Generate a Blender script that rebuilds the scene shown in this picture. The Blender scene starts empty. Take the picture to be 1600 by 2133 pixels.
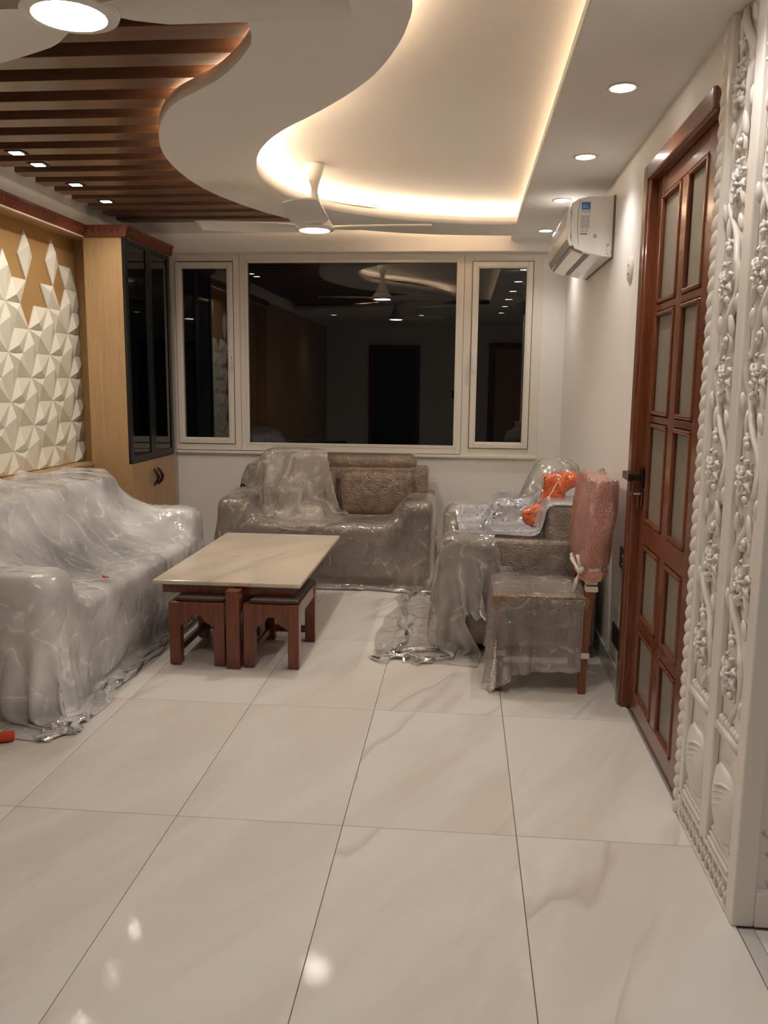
import bpy, bmesh, math, random
import numpy as np
from mathutils import Vector, Matrix, noise

S = bpy.context.scene
C = S.collection
PI = math.pi
random.seed(4)

# ---------------------------------------------------------------- camera
def cam_matrix(yaw, pitch, roll):
    cy, sy, cp, sp, cr, sr = math.cos(yaw), math.sin(yaw), math.cos(pitch), math.sin(pitch), math.cos(roll), math.sin(roll)
    B = np.array([[1, 0, 0], [0, 0, -1], [0, 1, 0.]])
    Y = np.array([[cy, sy, 0], [-sy, cy, 0], [0, 0, 1.]])
    P = np.array([[1, 0, 0], [0, cp, -sp], [0, sp, cp]])
    R = np.array([[cr, -sr, 0], [sr, cr, 0], [0, 0, 1.]])
    return R @ P @ B @ Y
RM = cam_matrix(*np.radians([5.29565575, 8.83806584, 0.6048764]))
cd = bpy.data.cameras.new('camera'); cam = bpy.data.objects.new('camera', cd); C.objects.link(cam)
cd.sensor_fit = 'HORIZONTAL'; cd.sensor_width = 36; cd.lens = 1743.3 * 36 / 1600
cd.clip_start = 0.02; cd.clip_end = 60
cam.matrix_world = Matrix(((RM[0][0], -RM[1][0], -RM[2][0], 0), (RM[0][1], -RM[1][1], -RM[2][1], 0),
                           (RM[0][2], -RM[1][2], -RM[2][2], 1.42), (0, 0, 0, 1)))
S.camera = cam

# ---------------------------------------------------------------- world, exposure
w = bpy.data.worlds.new('night'); S.world = w; w.use_nodes = True
w.node_tree.nodes['Background'].inputs[0].default_value = (0.02, 0.022, 0.03, 1)
w.node_tree.nodes['Background'].inputs[1].default_value = 0.02
S.view_settings.view_transform = 'Standard'; S.view_settings.look = 'None'
S.view_settings.gamma = 1; S.view_settings.use_curve_mapping = False
S.view_settings.exposure = 0.85
S.cycles.max_bounces = 8; S.cycles.diffuse_bounces = 5; S.cycles.glossy_bounces = 3; S.cycles.transmission_bounces = 5; S.cycles.transparent_max_bounces = 8
S.cycles.sample_clamp_indirect = 6.0
# light strengths (used by the lamps' builders below)
E_DOWN, E_FAN, E_COVE, E_SPOT = 11.0, 85.0, 160.0, 7.0
COOL, NEUT, WARM = (1.0, 0.955, 0.90), (1.0, 0.90, 0.78), (1.0, 0.74, 0.50)

# ---------------------------------------------------------------- materials
def mat(name, col, rough=0.5, spec=0.5, metal=0.0, coat=0.0, emit=None, estr=0.0, trans=0.0):
    m = bpy.data.materials.new(name); m.use_nodes = True
    b = m.node_tree.nodes['Principled BSDF']
    b.inputs['Base Color'].default_value = (*col, 1)
    b.inputs['Roughness'].default_value = rough
    b.inputs['Specular IOR Level'].default_value = spec
    b.inputs['Metallic'].default_value = metal
    b.inputs['Coat Weight'].default_value = coat
    b.inputs['Coat Roughness'].default_value = 0.08
    b.inputs['Transmission Weight'].default_value = trans
    if emit:
        b.inputs['Emission Color'].default_value = (*emit, 1); b.inputs['Emission Strength'].default_value = estr
    return m
def N(m, t, **kw):
    n = m.node_tree.nodes.new(t)
    for k, v in kw.items(): setattr(n, k, v)
    return n
def L(m, a, b): m.node_tree.links.new(a, b)
def bsdf(m): return m.node_tree.nodes['Principled BSDF']
def ramp(m, fac, stops):
    r = N(m, 'ShaderNodeValToRGB'); el = r.color_ramp.elements
    while len(el) < len(stops): el.new(0.5)
    for e, (p, c) in zip(el, stops): e.position = p; e.color = (*c, 1)
    L(m, fac, r.inputs[0]); return r
def tex_coord(m, kind='Object', scale=(1, 1, 1), rot=(0, 0, 0)):
    t = N(m, 'ShaderNodeTexCoord'); p = N(m, 'ShaderNodeMapping')
    p.inputs['Scale'].default_value = scale; p.inputs['Rotation'].default_value = rot
    L(m, t.outputs[kind], p.inputs[0]); return p
def add_bump(m, h, strength, dist=0.01, prev=None):
    b = N(m, 'ShaderNodeBump'); b.inputs['Strength'].default_value = strength; b.inputs['Distance'].default_value = dist
    L(m, h, b.inputs['Height'])
    if prev: L(m, prev.outputs[0], b.inputs['Normal'])
    return b
def wood(name, c0, c1, rough=0.35, coat=0.0, scale=(14, 14, 1.2), spec=0.5):
    m = mat(name, c0, rough, spec, coat=coat)
    p = tex_coord(m, 'Object', scale)
    n = N(m, 'ShaderNodeTexNoise'); n.inputs['Scale'].default_value = 3.0; n.inputs['Detail'].default_value = 6; n.inputs['Distortion'].default_value = 1.2
    L(m, p.outputs[0], n.inputs['Vector'])
    r = ramp(m, n.outputs['Fac'], [(0.3, c0), (0.7, c1)])
    L(m, r.outputs[0], bsdf(m).inputs['Base Color'])
    return m
def plaster(name, col, rough=0.6):
    m = mat(name, col, rough, 0.3)
    p = tex_coord(m, 'Object', (1, 1, 1))
    n = N(m, 'ShaderNodeTexNoise'); n.inputs['Scale'].default_value = 60; n.inputs['Detail'].default_value = 3
    L(m, p.outputs[0], n.inputs['Vector'])
    b = add_bump(m, n.outputs['Fac'], 0.08, 0.002); L(m, b.outputs[0], bsdf(m).inputs['Normal'])
    return m

M = {}
M['wall'] = plaster('wall_paint', (0.84, 0.81, 0.77), 0.55)
M['ceil'] = plaster('ceiling_paint', (0.84, 0.815, 0.78), 0.7)
M['ceil_up'] = plaster('cove_ceiling_paint', (0.86, 0.83, 0.79), 0.7)
M['niche'] = plaster('brown_niche_paint', (0.44, 0.265, 0.105), 0.5)
M['tile3d'] = mat('cream_tile', (0.83, 0.79, 0.68), 0.35, 0.4)
M['oak'] = wood('light_oak', (0.43, 0.27, 0.13), (0.51, 0.335, 0.17), 0.38, scale=(18, 18, 1.0))
M['redwood'] = wood('red_brown_wood', (0.105, 0.022, 0.007), (0.20, 0.048, 0.016), 0.28, 0.35)
M['doorwood'] = wood('polished_door_wood', (0.13, 0.034, 0.013), (0.21, 0.065, 0.026), 0.26, 0.3)
M['slatwood'] = wood('ceiling_slat_wood', (0.13, 0.062, 0.034), (0.20, 0.105, 0.062), 0.38, 0.15, scale=(1.2, 16, 16))
M['slatback'] = mat('dark_ceiling_board', (0.035, 0.012, 0.007), 0.5)
M['cornice'] = wood('carved_red_wood', (0.13, 0.026, 0.011), (0.19, 0.044, 0.018), 0.4, 0.1)
M['black'] = mat('black_frame', (0.006, 0.005, 0.005), 0.35)
M['blackpl'] = mat('black_switch_plastic', (0.012, 0.011, 0.011), 0.3)
M['whitepl'] = mat('white_plastic', (0.80, 0.77, 0.72), 0.28, 0.5)
M['acwhite'] = mat('glossy_white_plastic', (0.80, 0.765, 0.715), 0.13, 0.6, coat=0.4)
M['upvc'] = mat('cream_upvc', (0.80, 0.745, 0.665), 0.35)
M['gasket'] = mat('grey_gasket', (0.16, 0.14, 0.12), 0.6)
M['carve'] = mat('white_carved_stone', (0.80, 0.76, 0.71), 0.34, 0.5)
M['metal'] = mat('dark_bronze_metal', (0.055, 0.04, 0.032), 0.28, metal=0.9)
M['steel'] = mat('copper_steel', (0.35, 0.25, 0.2), 0.2, metal=1.0)
M['sticker'] = mat('blue_sticker', (0.03, 0.17, 0.45), 0.4)
M['stickw'] = mat('pale_sticker', (0.62, 0.60, 0.57), 0.5)
M['ink'] = mat('dark_print', (0.03, 0.03, 0.035), 0.6)
M['inkg'] = mat('grey_print', (0.33, 0.32, 0.31), 0.6)
M['tape'] = mat('cream_tape', (0.72, 0.66, 0.53), 0.5)
M['cush'] = mat('dark_brown_cushion', (0.05, 0.032, 0.026), 0.7)
M['grout'] = mat('grout', (0.30, 0.27, 0.24), 0.7)
M['skirt'] = mat('pale_marble_skirting', (0.55, 0.54, 0.52), 0.2)
M['led'] = mat('warm_led', (1, 0.8, 0.5), 0.5, emit=WARM, estr=E_COVE)
M['lens'] = mat('lamp_lens', (1, 1, 1), 0.5, emit=(1, 0.93, 0.84), estr=9.0)
M['fanlens'] = mat('fan_lamp_lens', (1, 1, 1), 0.5, emit=(1, 0.92, 0.82), estr=E_FAN)
M['disc'] = mat('downlight_lens', (1, 1, 1), 0.5, emit=(1, 0.98, 0.95), estr=9.0)
M['redpl'] = mat('red_plastic', (0.62, 0.06, 0.015), 0.4)
M['glass'] = mat('window_glass', (1, 1, 1), 0.0, 0.5, trans=1.0)
bsdf(M['glass']).inputs['IOR'].default_value = 1.6
def tinted(name, tr, rough):
    m = bpy.data.materials.new(name); m.use_nodes = True; nt = m.node_tree
    nt.nodes.remove(nt.nodes['Principled BSDF'])
    t = N(m, 'ShaderNodeBsdfTransparent'); t.inputs[0].default_value = (*tr, 1)
    g = N(m, 'ShaderNodeBsdfGlossy'); g.inputs['Roughness'].default_value = rough; g.inputs['Color'].default_value = (1, 1, 1, 1)
    f = N(m, 'ShaderNodeFresnel'); f.inputs[0].default_value = 1.5
    x = N(m, 'ShaderNodeMixShader'); L(m, f.outputs[0], x.inputs[0]); L(m, t.outputs[0], x.inputs[1]); L(m, g.outputs[0], x.inputs[2])
    L(m, x.outputs[0], nt.nodes['Material Output'].inputs[0]); return m
M['tint'] = tinted('tinted_cabinet_glass', (0.20, 0.15, 0.13), 0.02)
# frosted wired door glass
g = M['doorglass'] = mat('frosted_door_glass', (0.235, 0.21, 0.17), 0.42, 0.4)
p = tex_coord(g, 'Object', (1, 1, 1)); n = N(g, 'ShaderNodeTexNoise'); n.inputs['Scale'].default_value = 420
L(g, p.outputs[0], n.inputs['Vector']); b = add_bump(g, n.outputs['Fac'], 0.5, 0.002); L(g, b.outputs[0], bsdf(g).inputs['Normal'])
# marble
def marble(name, base, warm, vein, rough=0.12, sc=1.0, per_tile=True, grain=0.02):
    m = mat(name, base, rough, 0.5)
    t = N(m, 'ShaderNodeTexCoord'); mp = N(m, 'ShaderNodeMapping'); mp.vector_type = 'TEXTURE'; mp.inputs['Rotation'].default_value = (0, 0, math.radians(-24)); mp.inputs['Scale'].default_value = (1 / (2.2 * sc), 1 / (0.45 * sc), 1)
    if per_tile:
        oi = N(m, 'ShaderNodeObjectInfo'); mu = N(m, 'ShaderNodeVectorMath', operation='MULTIPLY_ADD')
        mu.inputs[1].default_value = (1, 1, 1); cx = N(m, 'ShaderNodeCombineXYZ')
        k = N(m, 'ShaderNodeMath', operation='MULTIPLY'); k.inputs[1].default_value = 37.0
        L(m, oi.outputs['Random'], k.inputs[0]); L(m, k.outputs[0], cx.inputs[0]); L(m, k.outputs[0], cx.inputs[1]); L(m, k.outputs[0], cx.inputs[2])
        L(m, t.outputs['Object'], mu.inputs[0]); L(m, cx.outputs[0], mu.inputs[2]); L(m, mu.outputs[0], mp.inputs[0])
    else: L(m, t.outputs['Object'], mp.inputs[0])
    n1 = N(m, 'ShaderNodeTexNoise'); n1.inputs['Scale'].default_value = 1.1; n1.inputs['Detail'].default_value = 8; n1.inputs['Roughness'].default_value = 0.6; n1.inputs['Distortion'].default_value = 0.6
    L(m, mp.outputs[0], n1.inputs['Vector'])
    r1 = ramp(m, n1.outputs['Fac'], [(0.38, warm), (0.56, base)])
    n2 = N(m, 'ShaderNodeTexNoise'); n2.inputs['Scale'].default_value = 0.62; n2.inputs['Detail'].default_value = 4; n2.inputs['Distortion'].default_value = 0.25
    L(m, mp.outputs[0], n2.inputs['Vector'])
    v = ramp(m, n2.outputs['Fac'], [(0.0, (0, 0, 0)), (0.475, (0, 0, 0)), (0.5, (1, 1, 1)), (0.506, (0, 0, 0)), (1, (0, 0, 0))])
    n3 = N(m, 'ShaderNodeTexNoise'); n3.inputs['Scale'].default_value = 1.7; L(m, mp.outputs[0], n3.inputs['Vector'])
    vm = N(m, 'ShaderNodeMath', operation='MULTIPLY'); L(m, v.outputs[0], vm.inputs[0])
    vr = ramp(m, n3.outputs['Fac'], [(0.45, (0, 0, 0)), (0.62, (0.5, 0.5, 0.5))]); L(m, vr.outputs[0], vm.inputs[1])
    mx = N(m, 'ShaderNodeMixRGB'); L(m, vm.outputs[0], mx.inputs[0]); L(m, r1.outputs[0], mx.inputs[1]); mx.inputs[2].default_value = (*vein, 1)
    L(m, mx.outputs[0], bsdf(m).inputs['Base Color'])
    n4 = N(m, 'ShaderNodeTexNoise'); n4.inputs['Scale'].default_value = 900; L(m, t.outputs['Object'], n4.inputs['Vector'])
    b = add_bump(m, n4.outputs['Fac'], grain, 0.001); L(m, b.outputs[0], bsdf(m).inputs['Normal'])
    return m
M['marble'] = marble('floor_marble', (0.70, 0.67, 0.62), (0.635, 0.585, 0.52), (0.40, 0.32, 0.27), 0.02)
bsdf(M['marble']).inputs['Specular IOR Level'].default_value = 0.02
M['tabletop'] = marble('table_marble', (0.70, 0.61, 0.49), (0.62, 0.53, 0.42), (0.40, 0.33, 0.26), 0.16, 1.3, False)
# bubble wrap over fabric
def bubbled(name, col, cell=95, strength=0.6, rough=0.35, coat=0.8):
    m = mat(name, col, rough, 0.5, coat=coat)
    p = tex_coord(m, 'Object', (1, 1, 1))
    v = N(m, 'ShaderNodeTexVoronoi'); v.inputs['Scale'].default_value = cell; v.inputs['Randomness'].default_value = 0.6
    L(m, p.outputs[0], v.inputs['Vector'])
    n = N(m, 'ShaderNodeTexNoise'); n.inputs['Scale'].default_value = 9; n.inputs['Detail'].default_value = 5; n.inputs['Distortion'].default_value = 1.0
    L(m, p.outputs[0], n.inputs['Vector'])
    inv = N(m, 'ShaderNodeMath', operation='SUBTRACT'); inv.inputs[0].default_value = 0.6; L(m, v.outputs['Distance'], inv.inputs[1])
    b1 = add_bump(m, n.outputs['Fac'], 0.7, 0.03); b2 = add_bump(m, inv.outputs[0], strength, 0.006, b1)
    L(m, b2.outputs[0], bsdf(m).inputs['Normal']); L(m, b2.outputs[0], bsdf(m).inputs['Coat Normal'])
    r = ramp(m, n.outputs['Fac'], [(0.3, tuple(c * 0.75 for c in col)), (0.7, tuple(min(1, c * 1.3) for c in col))])
    L(m, r.outputs[0], bsdf(m).inputs['Base Color'])
    return m
M['sofa'] = bubbled('bubble_wrapped_taupe', (0.28, 0.225, 0.18))
M['sofab'] = bubbled('bubble_wrapped_brown', (0.205, 0.135, 0.092), 80, 0.9)
M['chairseat'] = bubbled('bubble_wrapped_wood', (0.23, 0.13, 0.075), 90, 0.9)
# clear and frosted sheets
def film(name, col, opac, rough=0.2, cell=None, bstr=0.5, print_=None, wr=4.5, wdist=0.05, lines=1.0):
    """plastic film: hazy white scatter over clear, with a Fresnel gloss that follows the fine crinkles"""
    m = mat(name, col, 0.6, 0.1); nt = m.node_tree
    p = tex_coord(m, 'Object', (1, 1, 1))
    def ridge(sc):
        n = N(m, 'ShaderNodeTexNoise'); n.inputs['Scale'].default_value = sc; n.inputs['Detail'].default_value = 1.0; n.inputs['Distortion'].default_value = 0.4
        L(m, p.outputs[0], n.inputs['Vector'])
        rd = N(m, 'ShaderNodeMath', operation='SUBTRACT'); rd.inputs[1].default_value = 0.5; L(m, n.outputs['Fac'], rd.inputs[0])
        ab = N(m, 'ShaderNodeMath', operation='ABSOLUTE'); L(m, rd.outputs[0], ab.inputs[0]); return n, ab
    n1, a1 = ridge(wr); n2, a2 = ridge(wr * 4.3)
    b0 = add_bump(m, a1.outputs[0], 0.35, wdist)
    b = add_bump(m, a1.outputs[0], bstr * 0.75, wdist); b = add_bump(m, a2.outputs[0], bstr * 0.6, wdist * 0.3, b)
    if cell:
        v = N(m, 'ShaderNodeTexVoronoi'); v.inputs['Scale'].default_value = cell; v.inputs['Randomness'].default_value = 0.45
        L(m, p.outputs[0], v.inputs['Vector'])
        b0 = add_bump(m, v.outputs['Distance'], 0.5, 0.006, b0); b = add_bump(m, v.outputs['Distance'], 0.8, 0.008, b)
    L(m, b0.outputs[0], bsdf(m).inputs['Normal'])
    n3 = N(m, 'ShaderNodeTexNoise'); n3.inputs['Scale'].default_value = 2.6; n3.inputs['Detail'].default_value = 4; L(m, p.outputs[0], n3.inputs['Vector'])
    r = ramp(m, n3.outputs['Fac'], [(0.32, (opac[0],) * 3), (0.68, (opac[1],) * 3)])
    # folded creases scatter more: thin broken lines
    c1 = ramp(m, a1.outputs[0], [(0.0, (0.34 * lines,) * 3), (0.012, (0.08 * lines,) * 3), (0.05, (0, 0, 0))])
    mk = ramp(m, n2.outputs['Fac'], [(0.42, (0, 0, 0)), (0.58, (1, 1, 1))]); cr = N(m, 'ShaderNodeMath', operation='MULTIPLY'); L(m, c1.outputs[0], cr.inputs[0]); L(m, mk.outputs[0], cr.inputs[1])
    ad = N(m, 'ShaderNodeMath', operation='ADD'); ad.use_clamp = True; L(m, r.outputs[0], ad.inputs[0]); L(m, cr.outputs[0], ad.inputs[1])
    fac = ad.outputs[0]
    if print_:
        p2 = tex_coord(m, 'Object', (9, 9, 26)); n4 = N(m, 'ShaderNodeTexNoise'); n4.inputs['Scale'].default_value = 2.3; n4.inputs['Detail'].default_value = 2; n4.inputs['Distortion'].default_value = 2.5
        L(m, p2.outputs[0], n4.inputs['Vector'])
        pr = ramp(m, n4.outputs['Fac'], [(0.62, (0, 0, 0)), (0.64, (1, 1, 1))])
        mx = N(m, 'ShaderNodeMixRGB'); L(m, pr.outputs[0], mx.inputs[0]); mx.inputs[1].default_value = (*col, 1); mx.inputs[2].default_value = (*print_, 1)
        L(m, mx.outputs[0], bsdf(m).inputs['Base Color'])
        mf = N(m, 'ShaderNodeMath', operation='MAXIMUM'); L(m, fac, mf.inputs[0]); L(m, pr.outputs[0], mf.inputs[1]); fac = mf.outputs[0]
    t = N(m, 'ShaderNodeBsdfTransparent'); x = N(m, 'ShaderNodeMixShader')
    L(m, fac, x.inputs[0]); L(m, t.outputs[0], x.inputs[1]); L(m, bsdf(m).outputs[0], x.inputs[2])
    gl = N(m, 'ShaderNodeBsdfGlossy'); gl.inputs['Roughness'].default_value = rough * 0.75; gl.inputs['Color'].default_value = (1, 1, 1, 1); L(m, b.outputs[0], gl.inputs['Normal'])
    fr = N(m, 'ShaderNodeFresnel'); fr.inputs['IOR'].default_value = 1.75; L(m, b.outputs[0], fr.inputs['Normal'])
    y = N(m, 'ShaderNodeMixShader'); L(m, fr.outputs[0], y.inputs[0]); L(m, x.outputs[0], y.inputs[1]); L(m, gl.outputs[0], y.inputs[2])
    L(m, y.outputs[0], nt.nodes['Material Output'].inputs[0])
    return m
M['film'] = film('clear_plastic_sheet', (0.95, 0.95, 0.95), (0.28, 0.84), 0.16, None, 1.0)
M['film2'] = film('thin_clear_sheet', (0.74, 0.64, 0.55), (0.14, 0.42), 0.16, None, 1.0)
M['film2b'] = film('dusty_clear_sheet', (0.80, 0.75, 0.69), (0.18, 0.5), 0.16, None, 1.0)
M['film3'] = film('crumpled_clear_sheet', (0.70, 0.61, 0.53), (0.30, 0.62), 0.14, None, 1.0, wr=9)
M['bubble'] = film('clear_bubble_wrap', (0.70, 0.62, 0.55), (0.14, 0.40), 0.18, 105, 0.9)
M['print'] = film('printed_plastic_wrap', (0.70, 0.69, 0.70), (0.35, 0.65), 0.18, None, 0.8, (0.05, 0.06, 0.25))
M['pink'] = film('pink_bubble_wrap', (0.74, 0.33, 0.26), (0.55, 0.8), 0.3, 110, 0.6)
M['orange'] = film('orange_plastic_bag', (0.80, 0.15, 0.035), (0.9, 1.0), 0.25, None, 0.9, (0.12, 0.03, 0.03))
M['cloudy'] = film('cloudy_plastic_bag', (0.66, 0.62, 0.55), (0.3, 0.5), 0.2, None, 0.5)

# ---------------------------------------------------------------- builders
def new_bm(): return bmesh.new()
def box(bm, x0, x1, y0, y1, z0, z1, rot=None, bev=0, seg=2):
    t = bmesh.new(); bmesh.ops.create_cube(t, size=1)
    for v in t.verts: v.co = Vector(((x0 + x1) / 2 + v.co.x * (x1 - x0), (y0 + y1) / 2 + v.co.y * (y1 - y0), (z0 + z1) / 2 + v.co.z * (z1 - z0)))
    if bev: bmesh.ops.bevel(t, geom=t.edges[:], offset=bev, segments=seg, profile=0.5, affect='EDGES')
    if rot:
        c = Vector(((x0 + x1) / 2, (y0 + y1) / 2, (z0 + z1) / 2)); bmesh.ops.rotate(t, verts=t.verts, cent=c, matrix=rot)
    merge(bm, t)
def merge(bm, t):
    me = bpy.data.meshes.new('tmp'); t.to_mesh(me); t.free(); bm.from_mesh(me); bpy.data.meshes.remove(me)
def prism(bm, pts, axis, a, b):
    """pts: 2D outline; axis 'x': pts=(y,z); 'y': pts=(x,z); 'z': pts=(x,y); from a to b"""
    f = {'x': lambda p, t: (t, p[0], p[1]), 'y': lambda p, t: (p[0], t, p[1]), 'z': lambda p, t: (p[0], p[1], t)}[axis]
    A = [bm.verts.new(f(p, a)) for p in pts]; B = [bm.verts.new(f(p, b)) for p in pts]
    n = len(pts); fs = [bm.faces.new(A), bm.faces.new(B[::-1])]
    for i in range(n): fs.append(bm.faces.new((A[i], B[i], B[(i + 1) % n], A[(i + 1) % n])))
    bmesh.ops.recalc_face_normals(bm, faces=fs)
def tube(bm, pts, rad, seg=6, cap=True, flat=1.0, up=Vector((0, 0, 1))):
    pts = [Vector(p) for p in pts]; rings = []
    if not hasattr(rad, '__len__'): rad = [rad] * len(pts)
    for i, p in enumerate(pts):
        d = (pts[min(i + 1, len(pts) - 1)] - pts[max(i - 1, 0)]).normalized()
        u = up if abs(d.dot(up)) < 0.95 else Vector((1, 0, 0))
        a = d.cross(u).normalized(); b = a.cross(d)
        rings.append([bm.verts.new(p + (a * math.cos(2 * PI * k / seg) + b * math.sin(2 * PI * k / seg) * flat) * rad[i]) for k in range(seg)])
    for i in range(len(rings) - 1):
        for k in range(seg): bm.faces.new((rings[i][k], rings[i][(k + 1) % seg], rings[i + 1][(k + 1) % seg], rings[i + 1][k]))
    if cap: bm.faces.new(rings[0][::-1]); bm.faces.new(rings[-1])
def lathe(bm, prof, cx, cy, seg=32, cap=True):
    rings = [[bm.verts.new((cx + r * math.cos(2 * PI * k / seg), cy + r * math.sin(2 * PI * k / seg), z)) for k in range(seg)] for r, z in prof]
    for i in range(len(rings) - 1):
        for k in range(seg): bm.faces.new((rings[i][k], rings[i][(k + 1) % seg], rings[i + 1][(k + 1) % seg], rings[i + 1][k]))
    if cap: bm.faces.new(rings[0]); bm.faces.new(rings[-1][::-1])
    bmesh.ops.recalc_face_normals(bm, faces=bm.faces[:])
def blob(bm, c, r, axes=None, u=8, v=5):
    t = bmesh.new(); bmesh.ops.create_uvsphere(t, u_segments=u, v_segments=v, radius=1)
    R = axes or Matrix.Identity(3)
    for q in t.verts: q.co = Vector(c) + R @ Vector((q.co.x * r[0], q.co.y * r[1], q.co.z * r[2]))
    merge(bm, t)
def root_loc(o):
    while o.parent: o = o.parent
    return Vector(o.location)
def obj(name, bm, m, parent=None, smooth=False, loc=None, bev=0):
    """one mesh object, built in world coordinates"""
    if bev: bmesh.ops.bevel(bm, geom=[e for e in bm.edges if e.is_manifold and e.calc_face_angle(0) > 0.6], offset=bev, segments=2, profile=0.5, affect='EDGES')
    o0 = root_loc(parent) if parent else (Vector(loc) if loc is not None else Vector((0, 0, 0)))
    if o0.length: bmesh.ops.translate(bm, verts=bm.verts, vec=-o0)
    me = bpy.data.meshes.new(name); bm.to_mesh(me); bm.free(); me.materials.append(m)
    if smooth:
        me.polygons.foreach_set('use_smooth', [True] * len(me.polygons))
        if smooth == 'auto': me.set_sharp_from_angle(angle=0.7)
    o = bpy.data.objects.new(name, me); C.objects.link(o)
    if parent: o.parent = parent
    else: o.location = o0
    return o
def bobj(name, dims, m, parent=None, bev=0, **kw):
    bm = new_bm(); box(bm, *dims, bev=bev); return obj(name, bm, m, parent, **kw)
def tag(o, label, cat, group=None, kind=None):
    o['label'] = label; o['category'] = cat
    if group: o['group'] = group
    if kind: o['kind'] = kind
    return o
def thing(name, loc, label, cat, group=None):
    o = bpy.data.objects.new(name, None); C.objects.link(o); o.location = loc; o.empty_display_size = 0.1
    return tag(o, label, cat, group)
def struct(name, bm, m, **kw):
    o = obj(name, bm, m, **kw); o['kind'] = 'structure'; return o
def sempty(name, loc=(0, 0, 0)):
    o = bpy.data.objects.new(name, None); C.objects.link(o); o.location = loc; o['kind'] = 'structure'; return o
def clone(src, dx, dy, dz, label, group=None):
    def cp(o, par):
        c = o.copy(); C.objects.link(c)
        if par: c.parent = par
        for ch in o.children: cp(ch, c)
        return c
    r = cp(src, None); r.location = Vector(src.location) + Vector((dx, dy, dz)); r['label'] = label
    if group: r['group'] = group
    return r
def copy_part(o, dloc, parent):
    c = o.copy(); C.objects.link(c); c.parent = parent; c.location = Vector(o.location) + Vector(dloc); return c
def text(s, size, mtx, m, parent, name='lettering', ext=0.0004):
    cu = bpy.data.curves.new('t', 'FONT'); cu.body = s; cu.size = size; cu.extrude = ext; cu.align_x = 'CENTER'; cu.align_y = 'CENTER'
    o = bpy.data.objects.new('t', cu); C.objects.link(o); dg = bpy.context.evaluated_depsgraph_get()
    me = bpy.data.meshes.new_from_object(o.evaluated_get(dg)); bpy.data.objects.remove(o); bpy.data.curves.remove(cu)
    me.transform(mtx); me.transform(Matrix.Translation(-root_loc(parent))); me.materials.append(m)
    q = bpy.data.objects.new(name, me); C.objects.link(q); q.parent = parent; return q

XW, YB, YW, XL, XN = 0.755, 6.51, 6.62, -2.587, -2.72     # right wall, beam face, window wall, left wall, niche back
ZP0, ZP1, ZC = 2.47, 2.52, 2.58                           # dropped plate, upper ceiling

# ================================================================ floor
fl = sempty('floor')
bm = new_bm(); box(bm, -2.75, 3.4, -2.6, 6.7, -0.06, -0.006); obj('screed', bm, M['grout'], fl)
xs = [-2.72, -2.014, -1.46, -0.907, -0.356, 0.2015, 0.757]; ys = [-2.6, -1.4, -0.427, 0.548, 1.523, 2.498, 3.473, 4.448, 5.423, 6.64]
cache = {}
def tile(x0, x1, y0, y1):
    k = (round(x1 - x0, 3), round(y1 - y0, 3)); g = 0.0011
    if k not in cache:
        bm = new_bm(); box(bm, -k[0] / 2 + g, k[0] / 2 - g, -k[1] / 2 + g, k[1] / 2 - g, -0.02, 0, bev=0.0008, seg=1)
        o = obj('tile', bm, M['marble']); cache[k] = o
    else:
        o = cache[k].copy(); C.objects.link(o)
    o.parent = fl; o.location = ((x0 + x1) / 2, (y0 + y1) / 2, 0)
for i in range(len(xs) - 1):
    for j in range(len(ys) - 1): tile(xs[i], xs[i + 1], ys[j], ys[j + 1])
for x0, x1 in ((0.80, 1.7), (1.7, 2.6), (2.6, 3.4)):
    for y0, y1 in ((-2.6, -1.3), (-1.3, 0.3), (0.3, 2.1)): tile(x0, x1, y0, y1)
bobj('threshold_strip', (0.7585, 0.7985, -2.6, 2.1, -0.02, 0.0), M['skirt'], fl)

# ================================================================ walls
wr = sempty('wall_right')
bobj('wall_panel', (XW, XW + 0.12, 3.70, 6.75, 0, 2.62), M['wall'], wr)
bobj('wall_panel', (XW, XW + 0.12, 2.74, 3.70, 2.30, 2.62), M['wall'], wr)
bobj('wall_panel', (0.86, 0.90, 2.12, 3.66, 0, 2.62), M['wall'], wr)
bm = new_bm(); box(bm, XW, 3.4, 2.14, 2.24, 0, 2.62); struct('wall_side', bm, M['wall'])
bm = new_bm(); box(bm, 3.4, 3.5, -2.6, 2.2, 0, 2.62); struct('wall_far_right', bm, M['wall'])
bm = new_bm(); box(bm, -2.8, 3.5, -2.7, -2.6, 0, 2.62); struct('wall_rear', bm, M['wall'])
bm = new_bm(); box(bm, XW - 0.014, XW, 3.73, YW, 0, 0.105, bev=0.003); struct('baseboard_right', bm, M['skirt'])
# window wall
wb = sempty('wall_back')
bobj('wall_panel', (-2.75, XW + 0.1, YW, YW + 0.14, 0, 0.855), M['wall'], wb)
bobj('wall_panel', (0.578, XW + 0.1, YW, YW + 0.14, 0.855, 2.62), M['wall'], wb)
bobj('wall_panel', (-2.75, -2.302, YW, YW + 0.14, 0.855, 2.62), M['wall'], wb)
bobj('beam', (-2.70, XW, YB, YW + 0.13, 2.392, 2.60), M['wall'], wb)
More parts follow.
